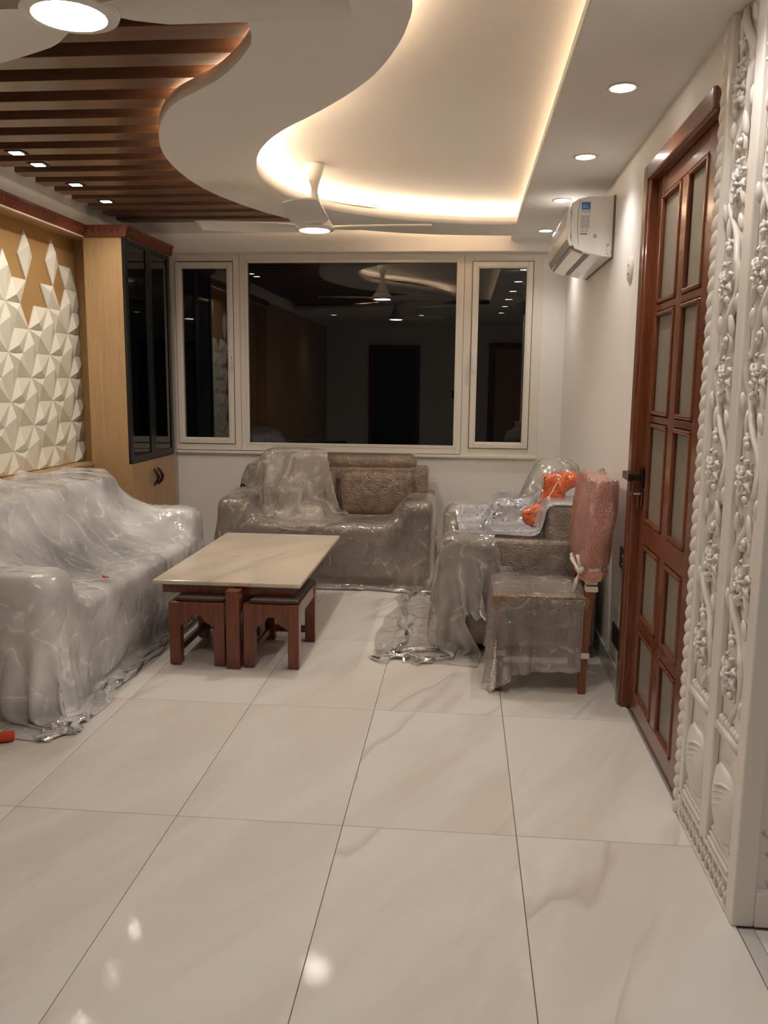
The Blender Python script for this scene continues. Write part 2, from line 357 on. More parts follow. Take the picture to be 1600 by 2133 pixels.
# left wall with niche
wl = sempty('wall_left')
bobj('upper_wall', (XL - 0.16, XL, -2.6, YB, 2.435, 2.62), M['wall'], wl)
bobj('wainscot', (XL - 0.16, XL, -2.6, 5.80, 0, 0.82), M['oak'], wl)
bobj('niche_back', (XN - 0.03, XN, 2.3, 5.81, 0.82, 2.435), M['niche'], wl)
bobj('niche_head', (XN, XL, 2.3, 5.80, 2.366, 2.434), M['niche'], wl)
bobj('niche_ledge', (XN, XL + 0.012, 2.3, 5.80, 0.82, 0.838), M['oak'], wl)
bobj('niche_jamb', (XN, XL + 0.03, 5.80, 5.815, 0.838, 2.366), M['niche'], wl)
bobj('wall_panel', (XL - 0.16, XL, -2.6, 2.3, 0.82, 2.435), M['oak'], wl)
bobj('wall_panel', (XN - 0.05, XN + 0.02, 5.82, YB, 0, 2.435), M['wall'], wl)
# rhombus relief tiles: long diagonals along the edges of a triangular lattice
A3 = 0.298; DX = A3 * math.sqrt(3) / 2
def rhomb(p, q, parent, hi=0.04):
    """p, q: acute ends in lattice units; the apex sits nearer to p"""
    f = lambda t: (4.845 + DX * t[0], 1.573 + A3 * t[1])
    (y0, z0), (y1, z1) = f(p), f(q); my, mz = (y0 + y1) / 2, (z0 + z1) / 2
    dy, dz = (y1 - y0), (z1 - z0); h = 0.5 / math.sqrt(3)
    sh = lambda pt: (my + (pt[0] - my) * 0.992, mz + (pt[1] - mz) * 0.992)
    P, Q, Aa, Bb = [sh(t) for t in ((y0, z0), (y1, z1), (my - dz * h, mz + dy * h), (my + dz * h, mz - dy * h))]
    if max(P[1], Q[1], Aa[1], Bb[1]) < 0.86 or min(t[0] for t in (P, Q, Aa, Bb)) > 5.76: return
    bm = new_bm()
    base = [bm.verts.new((XN + 0.001, *t)) for t in (P, Bb, Q, Aa)]
    top = [bm.verts.new((XN + 0.01, *t)) for t in (P, Bb, Q, Aa)]
    c = bm.verts.new((XN + hi, y0 + dy * 0.3, z0 + dz * 0.3))
    for k in range(4):
        bm.faces.new((base[k], base[(k + 1) % 4], top[(k + 1) % 4], top[k])); bm.faces.new((top[k], top[(k + 1) % 4], c))
    bm.faces.new(base[::-1]); bmesh.ops.recalc_face_normals(bm, faces=bm.faces[:])
    for co, no in (((0, 5.79, 0), (0, 1, 0)), ((0, 0, 0.842), (0, 0, -1))):
        g = bmesh.ops.bisect_plane(bm, geom=bm.verts[:] + bm.edges[:] + bm.faces[:], plane_co=co, plane_no=no, clear_outer=True)
        bmesh.ops.holes_fill(bm, edges=bm.edges[:], sides=8)
    if bm.faces: obj('tile', bm, M['tile3d'], parent)
    else: bm.free()
V_TOP = {-4: 2, -3: 0.5, -2: 1, -1: 1.5, 0: 2, 1: 0.5, 2: 1, 3: 1.5}
for i in range(-4, 5):
    for j in range(-4, 3):
        jj = j + (0.5 if i % 2 else 0)
        if jj <= V_TOP.get(i, 1): rhomb((i, jj), (i, jj - 1), wl)                                    # upright
        if jj + 0.5 <= {0: 1.5, 1: 1, 2: 0.5, 3: 1, -1: 1, -2: 1.5}.get(i, 1): rhomb((i, jj), (i + 1, jj + 0.5), wl)
        if jj <= {0: 1, 1: 0.5, 2: 1, 3: 1.5, -1: 1.5, -2: 1}.get(i, 1): rhomb((i, jj), (i + 1, jj - 0.5), wl)
rhomb((1, 2.5), (1, 1.5), wl); rhomb((2.33, 2.5), (2.33, 1.5), wl)
rhomb((1.67, 1.5), (2.67, 1.0), wl); rhomb((2.67, 2.0), (3.67, 1.5), wl); rhomb((-2, 2.5), (-2, 1.5), wl)

# ================================================================ ceiling
ce = sempty('ceiling')
bobj('upper_ceiling', (-2.8, 3.5, -2.7, 6.8, ZC, ZC + 0.06), M['ceil_up'], ce)
INNER = [(-0.9, 1.15), (-0.6, 1.25), (-0.38, 1.5), (-0.25, 1.85), (-0.19, 2.2), (-0.17, 2.513), (-0.191, 2.67), (-0.241, 2.848), (-0.334, 3.074), (-0.465, 3.288), (-0.631, 3.505), (-0.76, 3.657), (-0.867, 3.812),
         (-0.958, 3.992), (-1.024, 4.183), (-1.076, 4.416), (-1.086, 4.646), (-1.052, 4.917), (-0.963, 5.181), (-0.822, 5.401), (-0.601, 5.594), (-0.361, 5.733), (-0.079, 5.845), (0.13, 5.885), (0.327, 5.888)]
OUTER = [(-1.6, 0.95), (-1.25, 1.25), (-0.98, 1.6), (-0.78, 2.0), (-0.68, 2.35), (-0.665, 2.6), (-0.686, 2.754), (-0.721, 2.836), (-0.793, 2.956), (-0.89, 3.086), (-0.992, 3.188), (-1.1, 3.292), (-1.19, 3.412), (-1.281, 3.581),
         (-1.356, 3.763), (-1.425, 3.991), (-1.466, 4.252), (-1.477, 4.584), (-1.439, 4.899), (-1.337, 5.263), (-1.204, 5.57), (-1.047, 5.80), (-0.845, 5.985), (-0.59, 6.136), (-0.323, 6.232), (-0.048, 6.29), (0.324, 6.322)]
def spline(pts, n=6):
    out = []
    for i in range(len(pts) - 1):
        p0, p1, p2, p3 = [np.array(pts[min(max(k, 0), len(pts) - 1)]) for k in (i - 1, i, i + 1, i + 2)]
        for t in np.linspace(0, 1, n, endpoint=False):
            out.append(tuple(0.5 * (2 * p1 + (p2 - p0) * t + (2 * p0 - 5 * p1 + 4 * p2 - p3) * t * t + (3 * p1 - p0 - 3 * p2 + p3) * t ** 3)))
    return out + [pts[-1]]
IN, OUT = spline(INNER), spline(OUTER)
def poly_slab(loops, z0, z1):
    cu = bpy.data.curves.new('t', 'CURVE'); cu.dimensions = '2D'; cu.fill_mode = 'BOTH'; cu.extrude = (z1 - z0) / 2
    for lp in loops:
        sp = cu.splines.new('POLY'); sp.points.add(len(lp) - 1); sp.use_cyclic_u = True
        for q, (x, y) in zip(sp.points, lp): q.co = (x, y, 0, 1)
    o = bpy.data.objects.new('t', cu); C.objects.link(o); dg = bpy.context.evaluated_depsgraph_get()
    me = bpy.data.meshes.new_from_object(o.evaluated_get(dg)); bpy.data.objects.remove(o); bpy.data.curves.remove(cu)
    bm = bmesh.new(); bm.from_mesh(me); bpy.data.meshes.remove(me)
    bmesh.ops.translate(bm, verts=bm.verts, vec=(0, 0, (z0 + z1) / 2)); bmesh.ops.remove_doubles(bm, verts=bm.verts, dist=1e-5)
    return bm
outer_loop = [(-2.62, 0.6)] + OUT + [(0.324, YB + 0.01), (XW, YB + 0.01), (XW, 2.2), (3.4, 2.2), (3.4, -2.6), (-2.62, -2.6)]
inner_loop = IN + [(0.326, 1.05), (-0.7, 1.05)]
obj('dropped_band', poly_slab([outer_loop, inner_loop], ZP0, ZP1), M['ceil'], ce)
# dark board above the slats
mid = [((a[0] + b[0]) / 2, (a[1] + b[1]) / 2) for a, b in zip(np.array(IN)[np.linspace(0, len(IN) - 1, 60).astype(int)], np.array(OUT)[np.linspace(0, len(OUT) - 1, 60).astype(int)])]
mid = [m_ for m_ in mid if m_[1] < 5.9]
obj('backing_board', poly_slab([[(-2.50, 0.7)] + mid + [(-1.0, 5.93), (-2.50, 5.93)]], ZC - 0.004, ZC - 0.001), M['slatback'], ce)
def out_x(y):
    best = min(OUT, key=lambda p: abs(p[1] - y)); return best[0]
SY = [3.007 + 0.2255 * k for k in range(-9, 14)]
for y in SY:
    if y < 0.8: continue
    xr = max(out_x(y), out_x(y + 0.1)) + 0.10
    bobj('slat', (-2.47, xr, y, y + 0.108, ZP1 + 0.008, ZC - 0.0045), M['slatwood'], ce, bev=0.002)
# warm strips lying on the band along its edges
def strip(pts, off, z, wdt, m, parent, name='led_strip'):
    bm = new_bm(); a = np.array(pts); t = np.gradient(a, axis=0); t /= np.linalg.norm(t, axis=1)[:, None]; nrm = np.stack([-t[:, 1], t[:, 0]], 1)
    l = a + nrm * off; r = a + nrm * (off + wdt)
    V = [[bm.verts.new((*l[i], z)), bm.verts.new((*r[i], z)), bm.verts.new((*r[i], z + 0.004)), bm.verts.new((*l[i], z + 0.004))] for i in range(len(a))]
    for i in range(len(a) - 1):
        for k in range(4): bm.faces.new((V[i][k], V[i][(k + 1) % 4], V[i + 1][(k + 1) % 4], V[i + 1][k]))
    bmesh.ops.recalc_face_normals(bm, faces=bm.faces[:]); return obj(name, bm, m, parent)
far = [p for p in IN if p[1] > 3.5]
o = strip(far, 0.045, ZP1 + 0.001, 0.012, M['led'], None); tag(o, 'warm strip light hidden on the curved band around the far fan', 'strip light')
M['led3'] = mat('warm_led_faint', (1, 0.7, 0.4), 0.5, emit=WARM, estr=E_COVE * 0.035)
M['led4'] = mat('warm_led_mid', (1, 0.7, 0.4), 0.5, emit=WARM, estr=E_COVE * 0.3)
M['led2'] = mat('warm_led_dim', (1, 0.7, 0.4), 0.5, emit=WARM, estr=E_COVE * 0.17)
o = strip([p for p in IN if p[1] <= 3.5], 0.045, ZP1 + 0.001, 0.012, M['led2'], None); tag(o, 'warm strip light hidden on the near part of the curved band', 'strip light')
o = strip([(0.326, y) for y in np.linspace(5.85, 1.1, 20)], 0.05, ZP1 + 0.001, 0.012, M['led2'], None); tag(o, 'warm strip light hidden along the straight right edge of the cove', 'strip light'); o.data.materials[0] = M['led3']
o = strip([p for p in OUT if p[0] < -0.6 and p[1] < 5.9][::-1], 0.04, ZP1 + 0.001, 0.010, M['led4'], None); tag(o, 'warm strip light hidden on the band edge beside the wooden slats', 'strip light')
o = strip([p for p in OUT if p[1] > 5.99][::-1], 0.05, ZP1 + 0.001, 0.01, M['led4'], None); tag(o, 'warm strip light hidden above the band in front of the window beam', 'strip light')

# ---------------------------------------------------------------- lamps
def spot(parent, loc, watt, col, ang=100, blend=0.8, r=0.03):
    l = bpy.data.lights.new('lamp', 'SPOT'); l.energy = watt; l.color = col; l.spot_size = math.radians(ang); l.spot_blend = blend; l.shadow_soft_size = r
    o = bpy.data.objects.new('lamp', l); C.objects.link(o); o.parent = parent; o.location = Vector(loc) - root_loc(parent); return o
def downlight(x, y, label, group=None, z=ZP0, e=E_DOWN):
    t = thing('downlight', (x, y, z), label, 'ceiling light', group)
    bm = new_bm(); lathe(bm, [(0.052, z), (0.056, z - 0.002), (0.053, z - 0.005), (0.044, z - 0.004), (0.044, z)], x, y, 28, False); obj('trim_ring', bm, M['whitepl'], t, smooth=True)
    bm = new_bm(); lathe(bm, [(0.0, z - 0.003), (0.044, z - 0.0035), (0.044, z - 0.001)], x, y, 28, False); obj('lens', bm, M['disc'], t)
    spot(t, (x, y, z - 0.012), e, COOL, 125, 0.9, 0.04); return t
XD = 0.54
for y, s in ((6.117, 'beside the far end of the air conditioner, smallest of its row'), (5.130, 'hidden behind the air conditioner, seen by its bright glow'), (4.188, 'in front of the air conditioner, second nearest of the right row'), (3.257, 'above the wooden door, nearest in view of the right row')):
    downlight(XD, y, 'round white downlight ' + s)
for y, q in ((2.3, 'before the carved pillar'), (1.3, 'just ahead of the camera'), (0.2, 'right above the camera')): downlight(XD, y, 'round white downlight of the right row outside the view, ' + q, 'downlights over the camera')
for x, q in ((-2.1, 'left'), (-0.7, 'middle')): downlight(x, -0.3, 'round white downlight in the rear ceiling mirrored in the window, ' + q + ' one', 'downlights over the camera')
downlight(2.0, 0.6, 'round white downlight in the side room beyond the carved pillar', 'downlights over the camera')
for (x, y), s in zip(((-2.24, 4.10), (-2.245, 4.50), (-2.255, 4.93), (-2.27, 5.37)), ('at the left edge of the photo', 'second from the left edge', 'third from the left edge', 'nearest the display cabinet')):
    k = min(SY, key=lambda q: abs(q + 0.054 - y)) + 0.054
    t = thing('slat_spotlight', (x, k, ZP1 + 0.008), 'small square spotlight in a wooden ceiling slat, ' + s, 'spotlight')
    bobj('frame', (x - 0.045, x + 0.045, k - 0.04, k + 0.04, ZP1 + 0.002, ZP1 + 0.008), M['black'], t, bev=0.001)
    bobj('lens', (x - 0.028, x + 0.028, k - 0.024, k + 0.024, ZP1 + 0.0, ZP1 + 0.003), M['lens'], t)
    spot(t, (x, k, ZP1 - 0.006), E_SPOT, NEUT, 160, 0.9, 0.012)

# ---------------------------------------------------------------- ceiling fans
def fan(x, y, zt, label, angs):
    t = thing('ceiling_fan', (x, y, 2.233), label, 'ceiling fan')
    f = lambda bm: bmesh.ops.translate(bm, verts=bm.verts, vec=(0, 0, 0))
    bm = new_bm(); lathe(bm, [(0.05, zt), (0.058, zt - 0.004), (0.055, zt - 0.02), (0.045, zt - 0.05), (0.03, zt - 0.085), (0.02, zt - 0.12), (0.018, zt - 0.15)], x, y, 32); obj('canopy', bm, M['whitepl'], t, smooth='auto')
    bm = new_bm(); lathe(bm, [(0.018, zt - 0.148), (0.024, 2.40), (0.036, 2.365), (0.055, 2.325), (0.067, 2.302), (0.069, 2.298)], x, y, 32); obj('neck', bm, M['whitepl'], t, smooth='auto')
    bm = new_bm(); lathe(bm, [(0.066, 2.298), (0.082, 2.288), (0.094, 2.272), (0.106, 2.258), (0.112, 2.248), (0.108, 2.238), (0.094, 2.234)], x, y, 36); obj('motor_housing', bm, M['whitepl'], t, smooth='auto')
    bm = new_bm(); lathe(bm, [(0.0, 2.2315), (0.07, 2.232), (0.086, 2.2345), (0.088, 2.238)], x, y, 36, False); obj('light_lens', bm, M['fanlens'], t, smooth=True)
    for a0 in angs:
        a = math.radians(a0); bm = new_bm(); n = 14; rows = []
        for i in range(n + 1):
            u = i / n; r = 0.085 + u * 0.555; wl_ = 0.045 + 0.055 * min(1, u / 0.22) ** 0.7 - 0.015 * u; wr_ = 0.06 + 0.03 * min(1, u / 0.18) + 0.012 * math.sin(u * PI)
            if u > 0.96: wl_ *= 0.9; wr_ *= 0.9
            row = []
            for s_, zz in ((-wr_, -0.012), (-wr_ * 0.4, 0.001), (wl_ * 0.4, 0.006), (wl_, 0.004)):
                row.append((Vector((r, s_, 2.249 + zz + 0.012 * u)), Vector((r, s_, 2.256 + zz + 0.012 * u))))
            rows.append(row)
        R = Matrix.Rotation(a, 3, 'Z'); V = [[(bm.verts.new(R @ p + Vector((x, y, 0))), bm.verts.new(R @ q + Vector((x, y, 0)))) for p, q in row] for row in rows]
        for i in range(n):
            for j in range(3):
                bm.faces.new((V[i][j][0], V[i + 1][j][0], V[i + 1][j + 1][0], V[i][j + 1][0])); bm.faces.new((V[i][j][1], V[i][j + 1][1], V[i + 1][j + 1][1], V[i + 1][j][1]))
            bm.faces.new((V[i][0][0], V[i][0][1], V[i + 1][0][1], V[i + 1][0][0])); bm.faces.new((V[i][3][0], V[i + 1][3][0], V[i + 1][3][1], V[i][3][1]))
        for i in (0, n):
            for j in range(3): bm.faces.new((V[i][j][0], V[i][j + 1][0], V[i][j + 1][1], V[i][j][1]))
        bmesh.ops.recalc_face_normals(bm, faces=bm.faces[:]); obj('blade', bm, M['whitepl'], t, smooth='auto')
    return t
fan(-0.835, 4.71, ZC, 'white ceiling fan with a lit round lamp under the glowing cove', (5, 183, 274))
fan(-0.915, 1.98, ZC, 'white ceiling fan close to the camera, cut by the top edge of the photo', (4, 152, 265))

# ================================================================ window
win = sempty('window_1', (0, YW, 0.86))
def frame(name, x0, x1, z0, z1, wd, y0, y1, parent, m=None, bev=0.004):
    bm = new_bm()
    for a in ((x0, x0 + wd, z0, z1), (x1 - wd, x1, z0, z1), (x0 + wd, x1 - wd, z0, z0 + wd), (x0 + wd, x1 - wd, z1 - wd, z1)): box(bm, a[0], a[1], y0, y1, a[2], a[3], bev=bev)
    return obj(name, bm, m or M['upvc'], parent)
Y0 = YW - 0.005
def pane(x0, x1, z0, z1, y, parent): return bobj('glass_pane', (x0, x1, y, y + 0.006, z0, z1), M['glass'], parent)
frame('outer_frame', -2.325, -1.772, 0.862, 2.392, 0.052, Y0, Y0 + 0.07, win)
frame('outer_frame', -1.770, -0.016, 0.862, 2.392, 0.043, Y0, Y0 + 0.07, win)
frame('outer_frame', -0.014, 0.579, 0.855, 2.392, 0.073, Y0, Y0 + 0.07, win)
for nm, x0, x1, z0, z1, hx in (('left', -2.286, -1.822, 0.912, 2.334, -1.842), ('right', 0.047, 0.506, 0.912, 2.332, 0.067)):
    frame('gasket', x0 - 0.003, x1 + 0.003, z0 - 0.003, z1 + 0.003, 0.006, Y0 - 0.001, Y0 + 0.02, win, M['gasket'], 0)
    s_ = frame('sash', x0 + 0.003, x1 - 0.003, z0 + 0.003, z1 - 0.003, 0.036, Y0 - 0.014, Y0 + 0.05, win)
    frame('glazing_bead', x0 + 0.037, x1 - 0.037, z0 + 0.037, z1 - 0.037, 0.013, Y0 - 0.008, Y0 + 0.03, s_)
    pane(x0 + 0.045, x1 - 0.045, z0 + 0.045, z1 - 0.045, Y0 + 0.022, s_)
    h = bobj('handle_plate', (hx - 0.013, hx + 0.013, Y0 - 0.022, Y0 - 0.014, 1.52, 1.66), M['whitepl'], s_, bev=0.003)
    bobj('handle_lever', (hx - 0.008, hx + 0.008, Y0 - 0.05, Y0 - 0.036, 1.50, 1.61), M['whitepl'], s_, bev=0.004)
    bobj('handle_neck', (hx - 0.007, hx + 0.007, Y0 - 0.04, Y0 - 0.02, 1.59, 1.605), M['gasket'], s_)
frame('glazing_bead', -1.728, -0.048, 0.904, 2.352, 0.026, Y0 - 0.003, Y0 + 0.03, win)
frame('gasket', -1.704, -0.066, 0.926, 2.334, 0.004, Y0 - 0.001, Y0 + 0.028, win, M['gasket'], 0)
pane(-1.71, -0.06, 0.92, 2.34, Y0 + 0.022, win)
bm = new_bm(); box(bm, -2.30, 0.575, YW - 0.035, YW + 0.01, 0.836, 0.858, bev=0.004); o = struct('trim_1', bm, M['upvc'])

# ================================================================ door
dr = sempty('door_1', (XW, 3.2, 0))
bm = new_bm()
FX0, FX1 = XW - 0.026, XW + 0.06
box(bm, FX0, FX1, 3.635, 3.715, 0, 2.30, bev=0.008); box(bm, FX0 - 0.008, FX0 + 0.01, 3.655, 3.722, 0, 2.305, bev=0.006); obj('door_frame', bm, M['doorwood'], dr)
bm = new_bm(); box(bm, FX0, FX1, 2.74, 3.635, 2.235, 2.30, bev=0.008); box(bm, FX0 - 0.008, FX0 + 0.01, 2.74, 3.655, 2.24, 2.305, bev=0.006); obj('door_frame', bm, M['doorwood'], dr)
LX0, LX1 = 0.765, 0.805
ZR = [(0.092, 0.388), (0.440, 0.756), (0.854, 1.265), (1.300, 1.706), (1.740, 2.155)]
YC = [(3.245, 3.545), (2.905, 3.150)]
for y0, y1 in ((3.545, 3.632), (2.745, 2.905)): bobj('stile', (LX0, LX1, y0, y1, 0.004, 2.233), M['doorwood'], dr, bev=0.003)
bobj('mullion', (LX0, LX1, 3.155, 3.24, 0.09, 2.157), M['doorwood'], dr, bev=0.003)
for z0, z1 in ((0.004, 0.088), (0.392, 0.436), (0.760, 0.850), (1.269, 1.296), (1.710, 1.736), (2.159, 2.233)): bobj('rail', (LX0 + 0.001, LX1, 2.905, 3.545, z0, z1), M['doorwood'], dr, bev=0.003)
for y0, y1 in YC:
    for z0, z1 in ZR:
        bobj('pane', (LX0 + 0.012, LX0 + 0.018, y0, y1, z0, z1), M['doorglass'], dr)
        bm = new_bm(); wd = 0.017
        for a in ((y0, y0 + wd, z0, z1), (y1 - wd, y1, z0, z1), (y0, y1, z0, z0 + wd), (y0, y1, z1 - wd, z1)):
            box(bm, LX0 - 0.006, LX0 + 0.012, a[0], a[1], a[2], a[3], bev=0.006, seg=2)
        obj('glazing_bead', bm, M['doorwood'], dr)
bm = new_bm(); box(bm, LX0 - 0.012, LX0, 3.575, 3.625, 0.99, 1.075, bev=0.003); box(bm, LX0 - 0.05, LX0 - 0.01, 3.59, 3.612, 1.02, 1.045, bev=0.003); box(bm, LX0 - 0.066, LX0 - 0.044, 3.585, 3.72, 1.016, 1.05, bev=0.004); obj('handle', bm, M['metal'], dr)
bm = new_bm(); box(bm, LX0 - 0.010, LX0, 3.582, 3.622, 0.915, 0.975, bev=0.003); tube(bm, [(LX0 - 0.01, 3.60, 0.962), (LX0 - 0.045, 3.605, 0.962)], 0.006, 8); box(bm, LX0 - 0.05, LX0 - 0.04, 3.588, 3.622, 0.950, 0.972, bev=0.003); box(bm, LX0 - 0.022, LX0 - 0.01, 3.595, 3.608, 0.90, 0.955, bev=0.003); obj('lock_and_key', bm, M['steel'], dr)


# ================================================================ carved pillar
pil = thing('carved_pillar', (1.0, 2.42, 0), 'tall white carved pillar with vine panels beside the wooden door', 'pillar')
bobj('core', (0.764, 1.36, 2.129, 2.735, 0, ZP0), M['carve'], pil)
def strips(rects, name, dep=0.022):
    for (y0, y1, z0, z1) in rects: bobj(name, (0.742, 0.742 + dep, y0, y1, z0, z1), M['carve'], pil, bev=0.005)
strips([(2.655, 2.686, 0.0, ZP0), (2.372, 2.440, 0.095, ZP0)], 'plain_strip')
bm = new_bm(); box(bm, 0.742, 0.80, 2.107, 2.165, 0, ZP0, bev=0.005); obj('corner_post', bm, M['carve'], pil)
bm = new_bm()
for k in range(55):
    z = 0.022 + k * 0.0447
    R = Matrix.Rotation(math.radians(-48), 3, 'X')
    blob(bm, (0.754, 2.714, z), (0.020, 0.040, 0.023), R, 10, 7)
obj('rope_border', bm, M['carve'], pil, smooth=True)
def vine(P, z0, z1, wd, flip=1, seed=0):
    """P(u,v,d): panel point u across, v up, d proud of the panel ground"""
    rnd = random.Random(seed); bm = new_bm(); lam = 0.54
    su = lambda v: wd / 2 + flip * wd * 0.30 * math.sin(2 * PI * (v - z0) / lam)
    vs = np.arange(z0 + 0.01, z1, 0.018)
    tube(bm, [P(su(v), v, 0.010 + 0.004 * math.sin(40 * v)) for v in vs], [0.0105 + 0.003 * math.sin(9 * v) for v in vs], 7)
    def leaf(u, v, ang, ln, wdt, d=0.010):
        a = Vector(P(u, v, d)); b = Vector(P(u + math.sin(ang) * ln, v + math.cos(ang) * ln, d + 0.006)); ax = (b - a).normalized()
        dn = (Vector(P(0, 0, 1)) - Vector(P(0, 0, 0))).normalized(); sd = ax.cross(dn).normalized(); dn = sd.cross(ax)
        blob(bm, (a + b) / 2, (ln / 2, wdt / 2, 0.009), Matrix((ax, sd, dn)).transposed(), 8, 5)
    def curl(u, v, ang, ln, turn, r=0.0065):
        pts = []; a = ang; x, y = u, v
        for k in range(12):
            pts.append(P(min(max(x, 0.006), wd - 0.006), y, 0.010 + 0.008 * k / 12)); st = ln / 9 * (1 - 0.055 * k); x += math.sin(a) * st; y += math.cos(a) * st; a += turn * (0.35 + 0.1 * k)
        tube(bm, pts, [r * (1 - 0.03 * k) for k in range(12)], 6); blob(bm, pts[-1], (0.011, 0.011, 0.011), None, 8, 5)
    n = int((z1 - z0) / (lam / 2))
    for k in range(n + 1):
        v = z0 + lam * (0.25 + 0.5 * k)
        if v > z1 - 0.02: break
        sgn = flip * (1 if k % 2 == 0 else -1); cu = wd / 2 - sgn * wd * 0.13; cv = v
        for a in range(7):
            t = a * 2 * PI / 7 + 0.3
            leaf(cu + math.sin(t) * 0.012, cv + math.cos(t) * 0.012, t, 0.034, 0.015, 0.012)
        for a in range(5):
            t = a * 2 * PI / 5; leaf(cu + math.sin(t) * 0.004, cv + math.cos(t) * 0.004, t, 0.018, 0.008, 0.020)
        blob(bm, P(cu, cv, 0.026), (0.006, 0.006, 0.006), None, 8, 5)
        for a in range(8):   # curled outer petals
            t = a * 2 * PI / 8 + 0.1; q = [P(min(max(cu + math.sin(t + 0.09 * k) * (0.034 + 0.0052 * k), 0.004), wd - 0.004), cv + math.cos(t + 0.09 * k) * (0.034 + 0.0052 * k), 0.008 + 0.012 * math.sin(k * 0.5)) for k in range(6)]; tube(bm, q, [0.0055, 0.006, 0.0065, 0.006, 0.005, 0.004], 6)
        curl(cu - sgn * 0.01, cv + 0.075, -sgn * 0.5, 0.085, sgn * 0.55)
        curl(su(v + 0.11), v + 0.10, -sgn * 0.9, 0.075, -sgn * 0.5)
        curl(su(v - 0.1), v - 0.06, -sgn * 2.2, 0.07, sgn * 0.6)
        leaf(wd / 2 - sgn * wd * 0.36, v - 0.085, sgn * 0.3, 0.075, 0.026); leaf(wd / 2 - sgn * wd * 0.22, v + 0.105, sgn * 0.15, 0.08, 0.024)
        leaf(wd / 2 + sgn * wd * 0.34, v + 0.12, -sgn * 0.25, 0.06, 0.024); leaf(wd / 2 + sgn * wd * 0.40, v - 0.10, sgn * 0.1, 0.06, 0.02)
    return bm
for y0, y1, sd in ((2.442, 2.653, 1), (2.167, 2.370, 2)):
    wd = y1 - y0; P = (lambda yy: lambda u, v, d: (0.764 - d, yy - u, v))(y1)
    obj('vine_relief', vine(P, 0.50, ZP0 - 0.01, wd, 1, sd), M['carve'], pil, smooth=True)
    bm = new_bm(); tube(bm, [P(0.012, 0.462, 0.006), P(wd - 0.012, 0.462, 0.006)], 0.018, 10); tube(bm, [P(0.02, 0.437, 0.003), P(wd - 0.02, 0.437, 0.003)], 0.007, 8)
    for k in range(7): blob(bm, P(0.03 + k * (wd - 0.06) / 6, 0.487, 0.008), (0.012, 0.013, 0.015), None, 8, 5)
    obj('bar_relief', bm, M['carve'], pil, smooth=True)
    # urn: bulging vase with a waved band
    bm = new_bm(); rings = []
    for k in range(15):
        t = k / 14; v = 0.165 + t * 0.205; hw = wd * (0.28 + 0.19 * math.sin(PI * min(1, t * 0.62 + 0.12))) * (1 if t < 0.86 else (1 - (t - 0.86) * 2.6))
        rings.append([bm.verts.new(P(wd / 2 + hw * math.sin(a), v, 0.036 * math.cos(a) * (0.55 + 0.45 * math.sin(PI * t)))) for a in np.linspace(-PI / 2, PI / 2, 13)])
    for i in range(14):
        for k in range(12): bm.faces.new((rings[i][k], rings[i][k + 1], rings[i + 1][k + 1], rings[i + 1][k]))
    bm.faces.new(rings[-1]); bm.faces.new(rings[0])
    bmesh.ops.recalc_face_normals(bm, faces=bm.faces[:])
    ur = obj('urn_relief', bm, M['carve'], pil, smooth=True)
    bm = new_bm()
    for q in range(4):
        pts = [P(0.02 + (wd - 0.04) * s_, 0.315 - q * 0.019 - 0.012 * math.sin(s_ * 2 * PI) + 0.012 * s_, 0.036 * math.cos((s_ - 0.5) * PI * 0.9) * 0.97) for s_ in np.linspace(0, 1, 22)]
        tube(bm, pts, 0.0045, 6)
    obj('wave_bands', bm, M['carve'], ur, smooth=True)
    bm = new_bm()
    for z0, z1, d in ((0.105, 0.118, 0.022), (0.121, 0.134, 0.017), (0.137, 0.150, 0.012)): box(bm, 0.764 - d, 0.766, y0 + 0.006, y1 - 0.006, z0, z1, bev=0.005)
    tube(bm, [P(0.03, 0.158, 0.004), P(wd - 0.03, 0.158, 0.004)], 0.010, 8)
    obj('stepped_base', bm, M['carve'], pil, smooth='auto')
bm = new_bm()  # pierced lattice along the foot
box(bm, 0.742, 0.766, 2.165, 2.69, 0.0, 0.014, bev=0.003); box(bm, 0.742, 0.766, 2.165, 2.69, 0.084, 0.096, bev=0.003)
for k in range(24):
    y = 2.170 + k * 0.0222
    box(bm, 0.743, 0.766, y, y + 0.006, 0.01, 0.09, rot=Matrix.Rotation(0.5 * (-1) ** k, 3, 'X'), bev=0.002); blob(bm, (0.748, y + 0.003, 0.05), (0.008, 0.009, 0.010), None, 8, 5)
obj('lattice_strip', bm, M['carve'], pil, smooth='auto')
bm = new_bm(); box(bm, 0.80, 1.36, 2.107, 2.13, 0.0, 0.10, bev=0.004); box(bm, 1.30, 1.36, 2.107, 2.13, 0.10, ZP0, bev=0.004); obj('plain_border', bm, M['carve'], pil)
P = lambda u, v, d: (0.803 + u, 2.129 - d, v)
obj('vine_relief', vine(P, 0.42, ZP0 - 0.02, 0.22, 1, 3), M['carve'], pil, smooth=True)
bm = new_bm()
for z, r in ((0.12, 0.07), (0.15, 0.055), (0.20, 0.075), (0.26, 0.085), (0.31, 0.06), (0.35, 0.05), (0.39, 0.07)): blob(bm, (0.91, 2.129, z), (r * 1.2, 0.02, 0.028), None, 12, 6)
obj('urn_relief', bm, M['carve'], pil, smooth=True)

